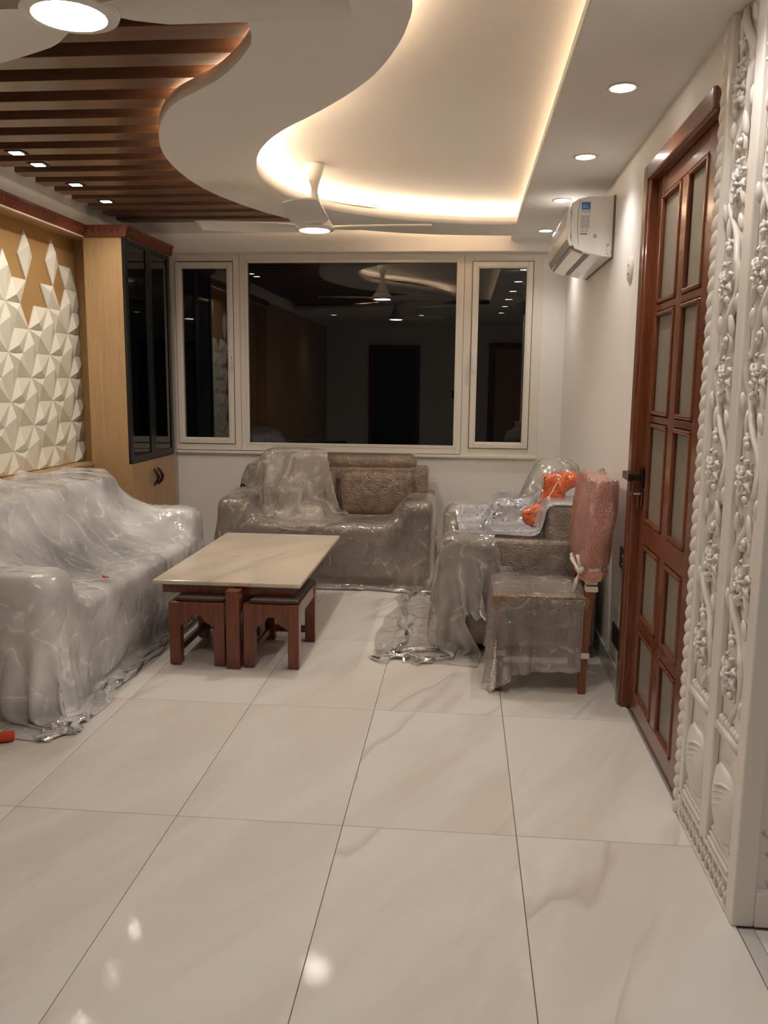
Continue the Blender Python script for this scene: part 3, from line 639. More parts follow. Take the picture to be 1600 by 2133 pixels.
# ================================================================ air conditioner
ac = thing('air_conditioner', (0.75, 5.05, 2.07), 'white split air conditioner with blue side sticker high on the right wall', 'air conditioner')
A0, A1 = 4.58, 5.53
body = [(0.753, 2.376), (0.62, 2.374), (0.565, 2.362), (0.543, 2.345), (0.535, 2.31), (0.532, 2.22), (0.54, 2.14), (0.556, 2.118), (0.62, 2.094), (0.70, 2.077), (0.753, 2.071)]
bm = new_bm(); prism(bm, body, 'y', A0 + 0.004, A1 - 0.004); obj('casing', bm, M['acwhite'], ac, bev=0.0)
fp = [(0.552, 2.352), (0.532, 2.34), (0.516, 2.30), (0.508, 2.22), (0.514, 2.165), (0.530, 2.128), (0.542, 2.13), (0.532, 2.17), (0.530, 2.30), (0.542, 2.342)]
bm = new_bm(); prism(bm, fp, 'y', A0, A1); obj('front_panel', bm, M['acwhite'], ac)
bm = new_bm(); prism(bm, [(0.536, 2.124), (0.545, 2.110), (0.60, 2.090), (0.603, 2.096), (0.55, 2.118)], 'y', A0 + 0.05, A1 - 0.03); obj('louver', bm, M['acwhite'], ac)
bm = new_bm(); prism(bm, [(0.612, 2.0945), (0.640, 2.0885), (0.642, 2.096), (0.615, 2.102)], 'y', A0 + 0.06, A1 - 0.04); obj('outlet_slot', bm, M['black'], ac)
bobj('back_plate', (0.745, 0.7555, A0 - 0.003, A1 + 0.003, 2.068, 2.379), M['gasket'], ac)
bm = new_bm(); tube(bm, [(0.575, A0 + 0.0035, 2.356), (0.567, A0 + 0.0035, 2.30), (0.566, A0 + 0.0035, 2.22), (0.575, A0 + 0.0035, 2.135)], 0.0012, 5); obj('panel_seam', bm, M['gasket'], ac)
yf = A0 + 0.0042
def plate(name, x0, x1, z0, z1, m, parent=None, th=0.0008): return bobj(name, (x0, x1, yf - th, yf + 0.0005, z0, z1), m, parent or ac)
bs = plate('sticker', 0.583, 0.628, 2.309, 2.347, M['sticker']); bs['label'] = 'blue rating sticker'
for k in range(3): bobj('sticker_line', (0.588, 0.62 - 0.006 * k, yf - 0.0012, yf - 0.0006, 2.318 + 0.006 * k, 2.3195 + 0.006 * k), M['stickw'], bs)
RX = Matrix.Rotation(PI / 2, 4, 'X')
text('VOLTAS', 0.013, Matrix.Translation((0.606, yf - 0.0006, 2.299)) @ RX @ Matrix.Shear('XZ', 4, (0, 0)), M['ink'], ac)
lb = plate('rating_label', 0.578, 0.628, 2.212, 2.284, M['stickw'])
for k in range(9): bobj('print_line', (0.582, 0.600 + 0.004 * (k * 7 % 3), yf - 0.0012, yf - 0.0007, 2.217 + 0.0073 * k, 2.2195 + 0.0073 * k), M['inkg'], lb); bobj('print_line', (0.608, 0.620 + 0.003 * (k * 5 % 3), yf - 0.0012, yf - 0.0007, 2.217 + 0.0073 * k, 2.2195 + 0.0073 * k), M['inkg'], lb)
text('VOLTAS', 0.010, Matrix.Translation((0.600, yf - 0.0006, 2.203)) @ RX, M['ink'], ac)
br = plate('barcode_label', 0.578, 0.618, 2.184, 2.193, M['stickw'])
for k in range(11): bobj('bar', (0.580 + 0.0034 * k, 0.5815 + 0.0034 * k + 0.0008 * (k % 3), yf - 0.0012, yf - 0.0007, 2.1852, 2.192), M['ink'], br)
for k in range(4): plate('vent_slit', 0.648, 0.667, 2.168 + 0.005 * k, 2.1705 + 0.005 * k, M['inkg'])
bm = new_bm()
for r, a0, a1 in ((0.022, 1.7, 2.6), (0.016, 1.7, 3.0)): tube(bm, [(0.735 + r * math.cos(a), yf - 0.0004, 2.117 + r * math.sin(a)) for a in np.linspace(a0, a1, 7)], 0.0011, 5)
tube(bm, [(0.719, yf - 0.0004, 2.112), (0.719, yf - 0.0004, 2.102)], 0.0011, 5); tube(bm, [(0.719, yf - 0.0004, 2.095), (0.722, yf - 0.0004, 2.088), (0.732, yf - 0.0004, 2.084)], 0.0011, 5)
box(bm, 0.742, 0.752, yf - 0.002, yf + 0.002, 2.094, 2.102); obj('pipe_knockout', bm, M['ink'], ac)

# ================================================================ wall plates
def wplate(name, y0, y1, z0, z1, m, label, cat, rockers, mr):
    t = thing(name, (XW, (y0 + y1) / 2, (z0 + z1) / 2), label, cat)
    bobj('plate', (XW - 0.009, XW, y0, y1, z0, z1), m, t, bev=0.002)
    for (a, b, c, d) in rockers: bobj('rocker', (XW - 0.013, XW - 0.008, y0 + (y1 - y0) * a, y0 + (y1 - y0) * b, z0 + (z1 - z0) * c, z0 + (z1 - z0) * d), mr, t, bev=0.001)
wplate('socket_plate', 3.80, 3.93, 0.575, 0.675, M['blackpl'], 'black square socket plate on the wall left of the door frame', 'socket', [(0.15, 0.35, 0.62, 0.72), (0.15, 0.35, 0.25, 0.34)], M['whitepl'])
wplate('switch_plate', 3.76, 4.02, 0.185, 0.285, M['blackpl'], 'long black switch plate just above the skirting beside the door', 'switch', [(0.42, 0.5, 0.55, 0.66), (0.6, 0.9, 0.12, 0.88), (0.1, 0.35, 0.12, 0.88)], M['blackpl'])
t = thing('outlet_cover', (XW, 4.08, 1.945), 'small round white outlet cover on the wall right of the air conditioner', 'outlet cover')
bm = new_bm(); lathe(bm, [(0.062, 0), (0.062, 0.004), (0.055, 0.009), (0.0, 0.011)], 0, 0, 28)
bmesh.ops.rotate(bm, verts=bm.verts, cent=(0, 0, 0), matrix=Matrix.Rotation(-PI / 2, 3, 'Y')); bmesh.ops.translate(bm, verts=bm.verts, vec=(XW, 4.08, 1.945)); obj('cover', bm, M['whitepl'], t, smooth='auto')
for dz in (0.018, -0.02): bobj('screw', (XW - 0.013, XW - 0.009, 4.076, 4.084, 1.941 + dz, 1.949 + dz), M['gasket'], t)

# ================================================================ cornice and display cabinet
prof = [(0.0, 2.366), (0.018, 2.366), (0.022, 2.374), (0.040, 2.420), (0.046, 2.424), (0.046, 2.436), (0.0, 2.436)]
bm = new_bm(); rows = []
for f in (lambda d: (XL + d, 2.3), lambda d: (XL + d, 5.65 - d), lambda d: (-2.30 + d, 5.65 - d), lambda d: (-2.30 + d, 6.53)):
    rows.append([bm.verts.new((*f(d), z)) for d, z in prof])
n = len(prof)
for i in range(3):
    for k in range(n): bm.faces.new((rows[i][k], rows[i][(k + 1) % n], rows[i + 1][(k + 1) % n], rows[i + 1][k]))
bm.faces.new(rows[0]); bm.faces.new(rows[-1][::-1]); bmesh.ops.recalc_face_normals(bm, faces=bm.faces[:])
cor = struct('trim_2', bm, M['cornice'])
bm = new_bm()
def tooth(x, y, ax):
    a = Vector((1, 0, 0)) if ax == 'x' else Vector((0, -1, 0)); s_ = Vector((0, 1, 0)) if ax == 'x' else Vector((1, 0, 0)); c = Vector((x, y, 0))
    p = [bm.verts.new(c + a * d + s_ * q + Vector((0, 0, z))) for d, q, z in ((0.038, -0.018, 2.414), (0.038, 0.018, 2.414), (0.024, 0.0, 2.376), (0.047, 0.0, 2.404))]
    for f in ((0, 1, 3), (1, 2, 3), (2, 0, 3), (0, 2, 1)): bm.faces.new([p[k] for k in f])
for y in np.arange(2.34, 5.60, 0.042): tooth(XL, y, 'x')
for x in np.arange(XL + 0.05, -2.30, 0.042): tooth(x, 5.65, 'y')
for y in np.arange(5.68, 6.52, 0.042): tooth(-2.30, y, 'x')
bmesh.ops.recalc_face_normals(bm, faces=bm.faces[:]); obj('carved_teeth', bm, M['cornice'], cor)
bobj('bead', (XL + 0.004, XL + 0.02, 2.3, 5.62, 2.359, 2.366), M['upvc'], cor)

cab = thing('display_cabinet', (-2.45, 6.1, 0), 'tall oak corner cabinet with black framed glass doors beside the window', 'cabinet')
XF = -2.30
bobj('side_panel', (XL + 0.001, XF - 0.02, 5.65, 5.668, 0, 2.365), M['oak'], cab)
bobj('side_panel', (XL + 0.001, XF - 0.02, 6.505, 6.525, 0, 2.365), M['oak'], cab)
M['inner'] = wood('dark_cabinet_lining', (0.06, 0.022, 0.014), (0.09, 0.035, 0.022), 0.4)
bobj('back_panel', (XL + 0.001, XL + 0.012, 5.668, 6.505, 0.05, 2.365), M['inner'], cab)
bobj('cabinet_top', (XL + 0.001, XF - 0.02, 5.668, 6.505, 2.345, 2.365), M['inner'], cab)
bobj('cabinet_floor', (XL + 0.001, XF - 0.022, 5.668, 6.505, 0.845, 0.862), M['redwood'], cab)
bobj('plinth', (XL + 0.001, XF - 0.03, 5.668, 6.505, 0, 0.06), M['oak'], cab)
for z in (1.22, 1.60, 1.98): bobj('shelf', (XL + 0.012, XF - 0.05, 5.67, 6.503, z, z + 0.016), M['inner'], cab)
bobj('drawer_box', (XL + 0.02, XF - 0.03, 5.70, 6.48, 0.865, 1.02), M['redwood'], cab)
for y0, y1 in ((5.652, 6.088), (6.092, 6.527)):
    d = frame_ = None
    bm = new_bm(); wd = 0.05
    for a in ((y0, y0 + wd, 0.835, 2.363), (y1 - wd, y1, 0.835, 2.363), (y0 + wd, y1 - wd, 0.835, 0.835 + wd), (y0 + wd, y1 - wd, 2.363 - wd * 0.6, 2.363)): box(bm, XF - 0.02, XF, a[0], a[1], a[2], a[3], bev=0.002)
    d = obj('glass_door', bm, M['black'], cab)
    bobj('glass_pane', (XF - 0.012, XF - 0.008, y0 + 0.045, y1 - 0.045, 0.88, 2.335), M['tint'], d)
    d = bobj('door', (XF - 0.02, XF, y0, y1, 0.062, 0.830), M['oak'], cab, bev=0.002)
    hy = 6.065 if y0 < 6 else 6.150
    bm = new_bm(); pts = [(XF + 0.036 * math.sin(PI * s_) - 0.001, hy, 0.632 + 0.126 * s_) for s_ in np.linspace(0, 1, 15)]
    tube(bm, pts, [0.006 + 0.007 * math.sin(PI * k / 14) for k in range(15)], 8); obj('handle', bm, M['metal'], d, smooth=True)

# ================================================================ table and stools
tb = thing('coffee_table', (-1.16, 4.68, 0), 'low coffee table with a cream marble top between the wrapped sofas', 'table')
bobj('tabletop', (-1.545, -0.785, 4.0, 5.36, 0.397, 0.42), M['tabletop'], tb, bev=0.006)
bobj('apron', (-1.502, -0.819, 4.028, 5.33, 0.350, 0.396), M['redwood'], tb, bev=0.002)
for y in (3.905, 5.27):
    y = max(y, 4.04) if y < 4.5 else y
    bobj('post', (-1.140, -1.072, y - 0.135 if y < 4.5 else y, y - 0.07 if y < 4.5 else y + 0.065, 0, 0.3955 if y > 4.5 else 0.397), M['redwood'], tb, bev=0.003)
bobj('top_rail', (-1.135, -1.078, 3.97, 5.30, 0.29, 0.35), M['redwood'], tb)
bobj('stretcher', (-1.13, -1.08, 3.96, 5.28, 0.045, 0.10), M['redwood'], tb)
def stool(x0, x1, label):
    t = thing('stool', ((x0 + x1) / 2, 4.18, 0), label, 'stool', None)
    Y0s, Y1s, lw, zt = 3.93, 4.44, 0.056, 0.328
    for lx in (x0, x1 - lw):
        for ly in (Y0s, Y1s - lw):
            bobj('leg', (lx, lx + lw, ly, ly + lw, 0.006, zt), M['redwood'], t, bev=0.003); bobj('glide', (lx + 0.015, lx + 0.04, ly + 0.015, ly + 0.04, 0, 0.006), M['whitepl'], t)
    a, b = x0 + lw, x1 - lw; wd = b - a
    half = [(0, 0.205), (0.012, 0.205), (0.02, 0.218), (0.036, 0.222), (0.042, 0.236), (0.056, 0.243), (0.064, 0.262), (wd / 2, 0.264)]
    arch = [(a, zt)] + [(a + u, z) for u, z in half] + [(b - u, z) for u, z in half[::-1][1:]] + [(b, zt)]
    for y in (Y0s + 0.004, Y1s - 0.024):
        bm = new_bm(); prism(bm, arch, 'y', y, y + 0.02); obj('apron', bm, M['redwood'], t)
    bobj_l = Y0s + lw
    for x in (x0 + 0.004, x1 - 0.024): bobj('side_rail', (x, x + 0.02, Y0s + lw, Y1s - lw, 0.262, zt), M['redwood'], t)
    bobj('side_stretcher', (x0 + 0.018, x0 + 0.038, Y0s + lw, Y1s - lw, 0.05, 0.085), M['redwood'], t); bobj('side_stretcher', (x0 + lw, x1 - lw, Y1s - 0.04, Y1s - 0.02, 0.05, 0.085), M['redwood'], t)
    bobj('cushion', (x0 + 0.03, x1 - 0.005, Y0s + 0.012, Y1s - 0.01, zt, 0.349), M['cush'], t, bev=0.009, smooth='auto'); return t
stool(-1.438, -1.155, 'left dark wood stool with a brown cushion tucked under the coffee table')
stool(-1.060, -0.780, 'right dark wood stool with a brown cushion tucked under the coffee table')

# ================================================================ sofas and chair
def part(name, d, parent, m, bev=0.04, seg=3): return bobj(name, d, m, parent, bev=bev) if seg < 3 else _part(name, d, parent, m, bev, seg)
def _part(name, d, parent, m, bev, seg):
    bm = new_bm(); box(bm, *d, bev=bev, seg=seg); return obj(name, bm, m, parent, smooth='auto')
sl = thing('sofa', (-2.1, 4.2, 0), 'long taupe sofa under bubble wrap and a clear sheet along the left wall', 'sofa')
SLB = [(-2.5, -1.69, 3.30, 5.12, 0.03, 0.30), (-2.33, -1.67, 3.38, 5.04, 0.26, 0.43), (-2.555, -2.27, 3.20, 5.22, 0.03, 0.83), (-2.5, -1.68, 3.19, 3.40, 0.03, 0.60), (-2.5, -1.68, 5.02, 5.23, 0.03, 0.60)]
for nm, d in zip(('base', 'seat_cushion', 'backrest', 'arm', 'arm'), SLB): part(nm, d, sl, M['sofa'], 0.045 if nm != 'base' else 0.02)
for k in range(3): part('back_cushion', (-2.36, -2.16, 3.42 + 0.54 * k, 3.94 + 0.54 * k, 0.42, 0.82), sl, M['sofa'], 0.07)
for x in (-2.48, -1.78):
    for y in (3.24, 5.12): bobj('foot', (x, x + 0.06, y, y + 0.06, 0, 0.03), M['black'], sl)
sm_ = thing('loveseat', (-0.94, 6.0, 0), 'brown two seat sofa in crumpled plastic below the window', 'sofa')
SMB = [(-1.60, -0.27, 5.66, 6.44, 0.065, 0.33), (-1.49, -0.385, 5.64, 6.25, 0.30, 0.435), (-1.62, -0.25, 6.18, 6.46, 0.065, 0.79), (-1.68, -1.49, 5.63, 6.44, 0.065, 0.60), (-0.39, -0.20, 5.63, 6.44, 0.065, 0.605)]
for nm, d in zip(('base', 'seat_cushion', 'backrest', 'arm', 'arm'), SMB): part(nm, d, sm_, M['sofab'], 0.03 if nm != 'base' else 0.015)
part('head_roll', (-1.47, -0.34, 6.20, 6.42, 0.75, 0.885), sm_, M['sofab'], 0.06)
for k in range(2): part('back_cushion', (-1.47 + 0.57 * k, -0.92 + 0.57 * k, 6.08, 6.24, 0.43, 0.77), sm_, M['sofab'], 0.05)
for x in (-1.66, -0.27):
    for y in (5.65, 6.36): bobj('foot', (x, x + 0.045, y, y + 0.045, 0, 0.067), M['tape'], sm_)
sa = thing('armchair', (0.3, 4.8, 0), 'wide taupe armchair in bubble wrap against the right wall, bags on its seat', 'armchair')
SAB = [(-0.06, 0.62, 4.34, 5.24, 0.05, 0.33), (-0.08, 0.50, 4.45, 5.12, 0.30, 0.44), (0.44, 0.715, 4.30, 5.28, 0.05, 0.80), (-0.09, 0.66, 4.28, 4.46, 0.05, 0.625), (-0.09, 0.66, 5.12, 5.30, 0.05, 0.66)]
for nm, d in zip(('base', 'seat_cushion', 'backrest', 'arm', 'arm'), SAB): part(nm, d, sa, M['sofa'], 0.03 if nm != 'base' else 0.015)
for x in (-0.05, 0.60):
    for y in (4.31, 5.22): bobj('foot', (x, x + 0.045, y, y + 0.045, 0, 0.052), M['tape'], sa)

ch = thing('dining_chair', (0.38, 3.97, 0), 'red wood dining chair in bubble wrap standing sideways before the armchair', 'chair')
def leg(name, x, y, z0, z1, w0, w1, dx=0.0, m=None):
    bm = new_bm(); r = [[bm.verts.new((x + dx * (1 if z == z1 else 0) + a * wd / 2, y + b * wd / 2, z)) for a, b in ((-1, -1), (1, -1), (1, 1), (-1, 1))] for z, wd in ((z0, w0), (z1, w1))]
    for k in range(4): bm.faces.new((r[0][k], r[0][(k + 1) % 4], r[1][(k + 1) % 4], r[1][k]))
    bm.faces.new(r[0][::-1]); bm.faces.new(r[1]); return obj(name, bm, m or M['chairwood'], ch)
M['chairwood'] = wood('chair_wood', (0.16, 0.04, 0.015), (0.26, 0.075, 0.028), 0.3, 0.2)
for y in (3.785, 4.155): leg('leg', 0.196, y, 0, 0.40, 0.03, 0.048); leg('leg', 0.577, y, 0, 0.42, 0.032, 0.046, 0.005); leg('back_post', 0.588, y, 0.42, 0.95, 0.044, 0.036, 0.055)
for k in range(5): leg('spindle', 0.592, 3.84 + 0.065 * k, 0.46, 0.66, 0.02, 0.02, 0.018)
_part('backrest', (0.606, 0.638, 3.83, 4.11, 0.64, 0.945), ch, M['chairseat'], 0.012, 3)
_part('seat', (0.155, 0.600, 3.755, 4.185, 0.395, 0.462), ch, M['chairseat'], 0.012, 3)
for (x, y, z) in ((0.196, 3.785, 0.185), (0.577, 3.785, 0.185), (0.598, 3.785, 0.535), (0.601, 3.785, 0.50)):
    bobj('tape', (x - 0.027, x + 0.027, y - 0.027, y + 0.027, z - 0.012, z + 0.014), M['tape'], ch, bev=0.004)['label'] = 'cream masking tape'
CHB = [(0.155, 0.600, 3.755, 4.185, 0.395, 0.462)] + [(x - 0.026, x + 0.026, y - 0.026, y + 0.026, 0, 0.4) for x in (0.196, 0.577) for y in (3.785, 4.155)] + [(0.572, 0.64, 3.76, 3.81, 0.4, 1.0), (0.572, 0.64, 4.13, 4.18, 0.4, 1.0)]

# ================================================================ draped sheets (small position-based cloth solver)
def drape(name, x0, x1, y0, y1, z, sp, boxes, m, label, cat, slack=1.02, steps=130, its=5, mask=None, pin=None, lim=None, seed=0, mu=0.55, thick=0.017, rough=0.012, tilt=None, smooth_it=1, group=None):
    nx, ny = int((x1 - x0) / sp) + 1, int((y1 - y0) / sp) + 1
    gx, gy = np.meshgrid(np.linspace(x0, x1, nx), np.linspace(y0, y1, ny), indexing='ij'); rs = np.random.RandomState(seed)
    p = np.stack([gx, gy, np.full_like(gx, z)], -1).astype(np.float32)
    if tilt is not None:   # hang the overhanging margins down before the fall: (xmin, xmax, ymin, ymax, flare x, flare y)
        ex = np.maximum(tilt[0] - gx, 0) + np.maximum(gx - tilt[1], 0); ey = np.maximum(tilt[2] - gy, 0) + np.maximum(gy - tilt[3], 0)
        p[..., 0] = np.clip(gx, tilt[0], tilt[1]) + (gx - np.clip(gx, tilt[0], tilt[1])) * tilt[4]; p[..., 1] = np.clip(gy, tilt[2], tilt[3]) + (gy - np.clip(gy, tilt[2], tilt[3])) * tilt[5]
        p[..., 2] = np.maximum(z - 0.96 * np.hypot(ex, ey), 0.012)
    def lowf(n):
        low = rs.randn(nx // n + 3, ny // n + 3); fi, fj = np.arange(nx) / n, np.arange(ny) / n; i0, j0 = fi.astype(int), fj.astype(int); u, v = (fi - i0)[:, None], (fj - j0)[None]
        return low[i0][:, j0] * (1 - u) * (1 - v) + low[i0 + 1][:, j0] * u * (1 - v) + low[i0][:, j0 + 1] * (1 - u) * v + low[i0 + 1][:, j0 + 1] * u * v
    p[..., 2] += rough * (1.6 * lowf(10) + 0.8 * lowf(5) + 0.25 * rs.randn(nx, ny)); p[..., :2] += 0.15 * sp * rs.randn(nx, ny, 2)
    act = np.ones((nx, ny), np.float32) if mask is None else mask(gx, gy).astype(np.float32)
    pm = pin(gx, gy) if pin is not None else None; p0 = p.copy()
    d0 = sp * slack; prev = p.copy(); B = [(np.array([(b[0] + b[1]) / 2, (b[2] + b[3]) / 2, (b[4] + b[5]) / 2], np.float32), np.array([(b[1] - b[0]) / 2, (b[3] - b[2]) / 2, (b[5] - b[4]) / 2], np.float32)) for b in boxes]
    def con(A, Bv, wa, wb, r, k=1.0, only_long=False):
        d = Bv - A; l = np.sqrt((d * d).sum(-1)) + 1e-9; e = (l - r) / l * 0.5 * k * wa * wb
        if only_long: e = np.where(l > r, e, 0.0)
        c = d * e[..., None]; A += c; Bv -= c
    R = 0.03
    for st in range(steps):
        v = (p - prev) * 0.965; prev = p.copy(); p += v; p[..., 2] -= 9.8 / 3600
        for it in range(its):
            for o in (0, 1):
                n = (nx - o) // 2 * 2; con(p[o:o + n:2], p[o + 1:o + n:2], act[o:o + n:2], act[o + 1:o + n:2], d0)
                n = (ny - o) // 2 * 2; con(p[:, o:o + n:2], p[:, o + 1:o + n:2], act[:, o:o + n:2], act[:, o + 1:o + n:2], d0)
            for o in (0, 1):
                n = (nx - o) // 2 * 2
                con(p[o:o + n:2, :-1], p[o + 1:o + n:2, 1:], act[o:o + n:2, :-1], act[o + 1:o + n:2, 1:], d0 * 1.414, 0.5); con(p[o:o + n:2, 1:], p[o + 1:o + n:2, :-1], act[o:o + n:2, 1:], act[o + 1:o + n:2, :-1], d0 * 1.414, 0.5)
            # weak bending
            con(p[:-2], p[2:], act[:-2], act[2:], 2 * d0, 0.06); con(p[:, :-2], p[:, 2:], act[:, :-2], act[:, 2:], 2 * d0, 0.06)
            if it % 2 == 0 or it == its - 1:
                hit = np.zeros((nx, ny), bool)
                for c, h in B:
                    q = p - c; aq = np.abs(q) - (h - R); mx = np.maximum(aq, 0); out = np.sqrt((mx * mx).sum(-1)); ins = np.minimum(aq.max(-1), 0)
                    d = out + ins - R - thick; bad = d < 0
                    if not bad.any(): continue
                    k = np.argmax(aq, -1); nin = np.eye(3, dtype=np.float32)[k]; nn = np.where((out > 1e-6)[..., None], mx / (out[..., None] + 1e-9), nin) * np.sign(q)
                    p -= nn * np.where(bad, d, 0)[..., None]; hit |= bad
                    tg = p - prev; tg -= nn * (tg * nn).sum(-1, keepdims=True); p -= tg * (mu * bad)[..., None]
                fl_ = p[..., 2] < 0.005; p[..., 2] = np.maximum(p[..., 2], 0.005); hit |= fl_; p[..., :2] -= (p - prev)[..., :2] * (mu * fl_)[..., None]
                if lim is not None:
                    p[..., 0] = np.clip(p[..., 0], lim[0], lim[1]); p[..., 1] = np.clip(p[..., 1], lim[2], lim[3])
            if pm is not None: p[pm] = p0[pm]
        prev = np.where(hit[..., None], p - (p - prev) * (1 - mu), prev)
        mv = p - prev; l = np.sqrt((mv * mv).sum(-1, keepdims=True)); prev = p - mv * np.minimum(1, 0.03 / (l + 1e-9))
    def settle(p):
        for c, h in B:
            q = p - c; aq = np.abs(q) - (h - R); mx = np.maximum(aq, 0); out = np.sqrt((mx * mx).sum(-1)); ins = np.minimum(aq.max(-1), 0)
            d = out + ins - R - thick; bad = d < 0; k = np.argmax(aq, -1); nin = np.eye(3, dtype=np.float32)[k]
            p = p - np.where((out > 1e-6)[..., None], mx / (out[..., None] + 1e-9), nin) * np.sign(q) * np.where(bad, d, 0)[..., None]
        return p
    for k in range(smooth_it):
        q = p.copy(); q[1:-1, 1:-1] = 0.5 * p[1:-1, 1:-1] + 0.125 * (p[2:, 1:-1] + p[:-2, 1:-1] + p[1:-1, 2:] + p[1:-1, :-2]); p = settle(q)
    idx = -np.ones((nx, ny), int); sel = act > 0.5; idx[sel] = np.arange(sel.sum())
    F = [(idx[i, j], idx[i + 1, j], idx[i + 1, j + 1], idx[i, j + 1]) for i in range(nx - 1) for j in range(ny - 1)]
    F = [f for f in F if min(f) >= 0]; pts = p[sel]; o0 = Vector((float(pts[:, 0].mean()), float(pts[:, 1].mean()), float(pts[:, 2].min())))
    me = bpy.data.meshes.new(name); me.from_pydata((pts - np.array(o0, np.float32)).tolist(), [], F); me.materials.append(m)
    me.polygons.foreach_set('use_smooth', [True] * len(me.polygons)); me.update()
    o = bpy.data.objects.new(name, me); C.objects.link(o); o.location = o0; tag(o, label, cat, group)
    s = o.modifiers.new('fine', 'SUBSURF'); s.levels = s.render_levels = 1
    return o
TBB = [(-1.545, -0.785, 4.0, 5.36, 0.33, 0.43), (-1.44, -0.78, 3.93, 4.44, 0, 0.35)]
drape('plastic_sheet', -2.57, -0.88, 2.60, 5.66, 0.87, 0.024, SLB + TBB + [(-2.36, -2.16, 3.42, 5.02, 0.42, 0.82)], M['film'], 'large clear plastic sheet draped over the long left sofa to the floor', 'plastic sheet',
      slack=1.02, steps=120, rough=0.03, thick=0.023, tilt=(-3, -1.61, 3.15, 5.30, 0.04, 0.2), lim=(-2.575, 2, 2.4, 5.64), seed=3, mu=0.5, pin=lambda x, y: (x < -2.54) & (y > 3.2) & (y < 5.2))
drape('plastic_sheet', -1.86, 0.0, 4.98, 6.16, 0.70, 0.024, SMB + SAB + TBB + [(-1.47, -0.34, 6.12, 6.42, 0.45, 0.885)], M['film2'], 'clear plastic sheet pulled over the front of the loveseat below the window', 'plastic sheet',
      slack=1.06, steps=130, tilt=(-1.72, -0.16, 5.59, 7, 0.3, 0.06), lim=(-3, -0.12, 5.0, 6.48), seed=5, mu=0.5)
drape('plastic_cover', -1.68, -0.83, 5.68, 6.40, 1.0, 0.020, SMB + [(-1.47, -0.34, 6.10, 6.42, 0.45, 0.90), (-1.42, -1.15, 5.9, 6.15, 0.4, 0.66), (-1.15, -0.98, 5.8, 6.05, 0.4, 0.53)], M['film3'], 'crumpled heap of clear plastic on the left half of the loveseat', 'plastic sheet',
      slack=1.6, steps=100, mask=lambda x, y: ((x + 1.27 - 0.5 * (6.05 - y)) / 0.38) ** 2 + ((y - 6.04) / 0.37) ** 2 < 1 + 0.25 * np.sin(9 * x + 4) * np.sin(11 * y), lim=(-3, 2, 5.5, 6.48), seed=8, mu=0.6, rough=0.06, smooth_it=1)
drape('plastic_sheet', -0.90, 0.66, 3.72, 5.55, 0.74, 0.024, SAB + CHB[:1], M['film2b'], 'clear plastic sheet falling from the armchair arm and flaring over the floor', 'plastic sheet',
      slack=1.04, steps=140, tilt=(-0.13, 2, 4.25, 9, 0.36, 0.22), mask=lambda x, y: ~(((x > 0.10) & (y < 4.06 + 0.03 * np.sin(14 * x))) | ((x > 0.42) & (y > 4.44))), lim=(-2, 0.74, 3.5, 6.4), seed=11, mu=0.45)
drape('bubble_wrap', -0.115, 0.575, 3.485, 4.25, 0.473, 0.017, CHB, M['bubble'], 'bubble wrap skirt tied over the seat of the dining chair', 'bubble wrap', slack=1.04, steps=90, tilt=(0.135, 2, 3.735, 4.205, 0.12, 0.12), lim=(-1, 0.74, 3, 4.262), seed=13, mu=0.7, thick=0.009, rough=0.008, pin=lambda x, y: (x > 0.17) & (y > 3.77) & (y < 4.17), mask=lambda x, y: np.hypot(np.maximum(0.135 - x, 0), np.maximum(3.735 - y, 0) + np.maximum(y - 4.205, 0)) < 0.262 + 0.02 * np.sin(23 * x + 3 * y) * np.sin(19 * y))
drape('printed_wrap', 0.02, 0.66, 4.34, 5.24, 0.95, 0.022, SAB + [(0.15, 0.45, 4.6, 5.1, 0.4, 0.60), (0.20, 0.44, 4.85, 5.2, 0.4, 0.74), (-0.02, 0.16, 4.9, 5.1, 0.4, 0.58)], M['print'], 'crumpled white plastic wrap with blue print on the armchair seat', 'plastic wrap', slack=1.28, steps=110, lim=(-2, 0.73, 4.3, 5.3), seed=17, mu=0.6, rough=0.03)

# pink bubble wrap sleeve over the chair back
bm = new_bm(); rings = []; nk = 40
for k in range(26):
    t = k / 25; z = 0.535 + t * 0.475; cx = 0.600 + (z - 0.5) * 0.085; hx = 0.046 + 0.016 * math.sin(PI * t) ** 0.5; hy = 0.218 + 0.016 * math.sin(PI * min(1, t * 1.1))
    if 0.08 < t < 0.16: hx *= 0.82; hy *= 0.94
    if k == 25: hx *= 0.75; hy *= 0.975; z -= 0.012
    ring = []
    for a in range(nk):
        th = 2 * PI * a / nk; c, s_ = math.cos(th), math.sin(th); c = math.copysign(abs(c) ** 0.4, c); s_ = math.copysign(abs(s_) ** 0.3, s_)
        nz = noise.noise(Vector((c * 3, s_ * 7, z * 2.4))) * 0.018 + (abs(noise.noise(Vector((th * 3.2, th * 1.1, z * 3.5)))) - 0.2) * 0.034
        ring.append(bm.verts.new((cx + c * (hx + nz), 3.972 + s_ * (hy + nz * 0.7), z + nz * 0.6)))
    rings.append(ring)
for i in range(25):
    for a in range(nk): bm.faces.new((rings[i][a], rings[i][(a + 1) % nk], rings[i + 1][(a + 1) % nk], rings[i + 1][a]))
bm.faces.new(rings[-1]); bmesh.ops.recalc_face_normals(bm, faces=bm.faces[:])
o = obj('bubble_wrap_sleeve', bm, M['pink'], None, smooth=True, loc=(0.63, 3.97, 0.535)); tag(o, 'pink bubble wrap sleeve pulled over the back of the dining chair', 'bubble wrap')
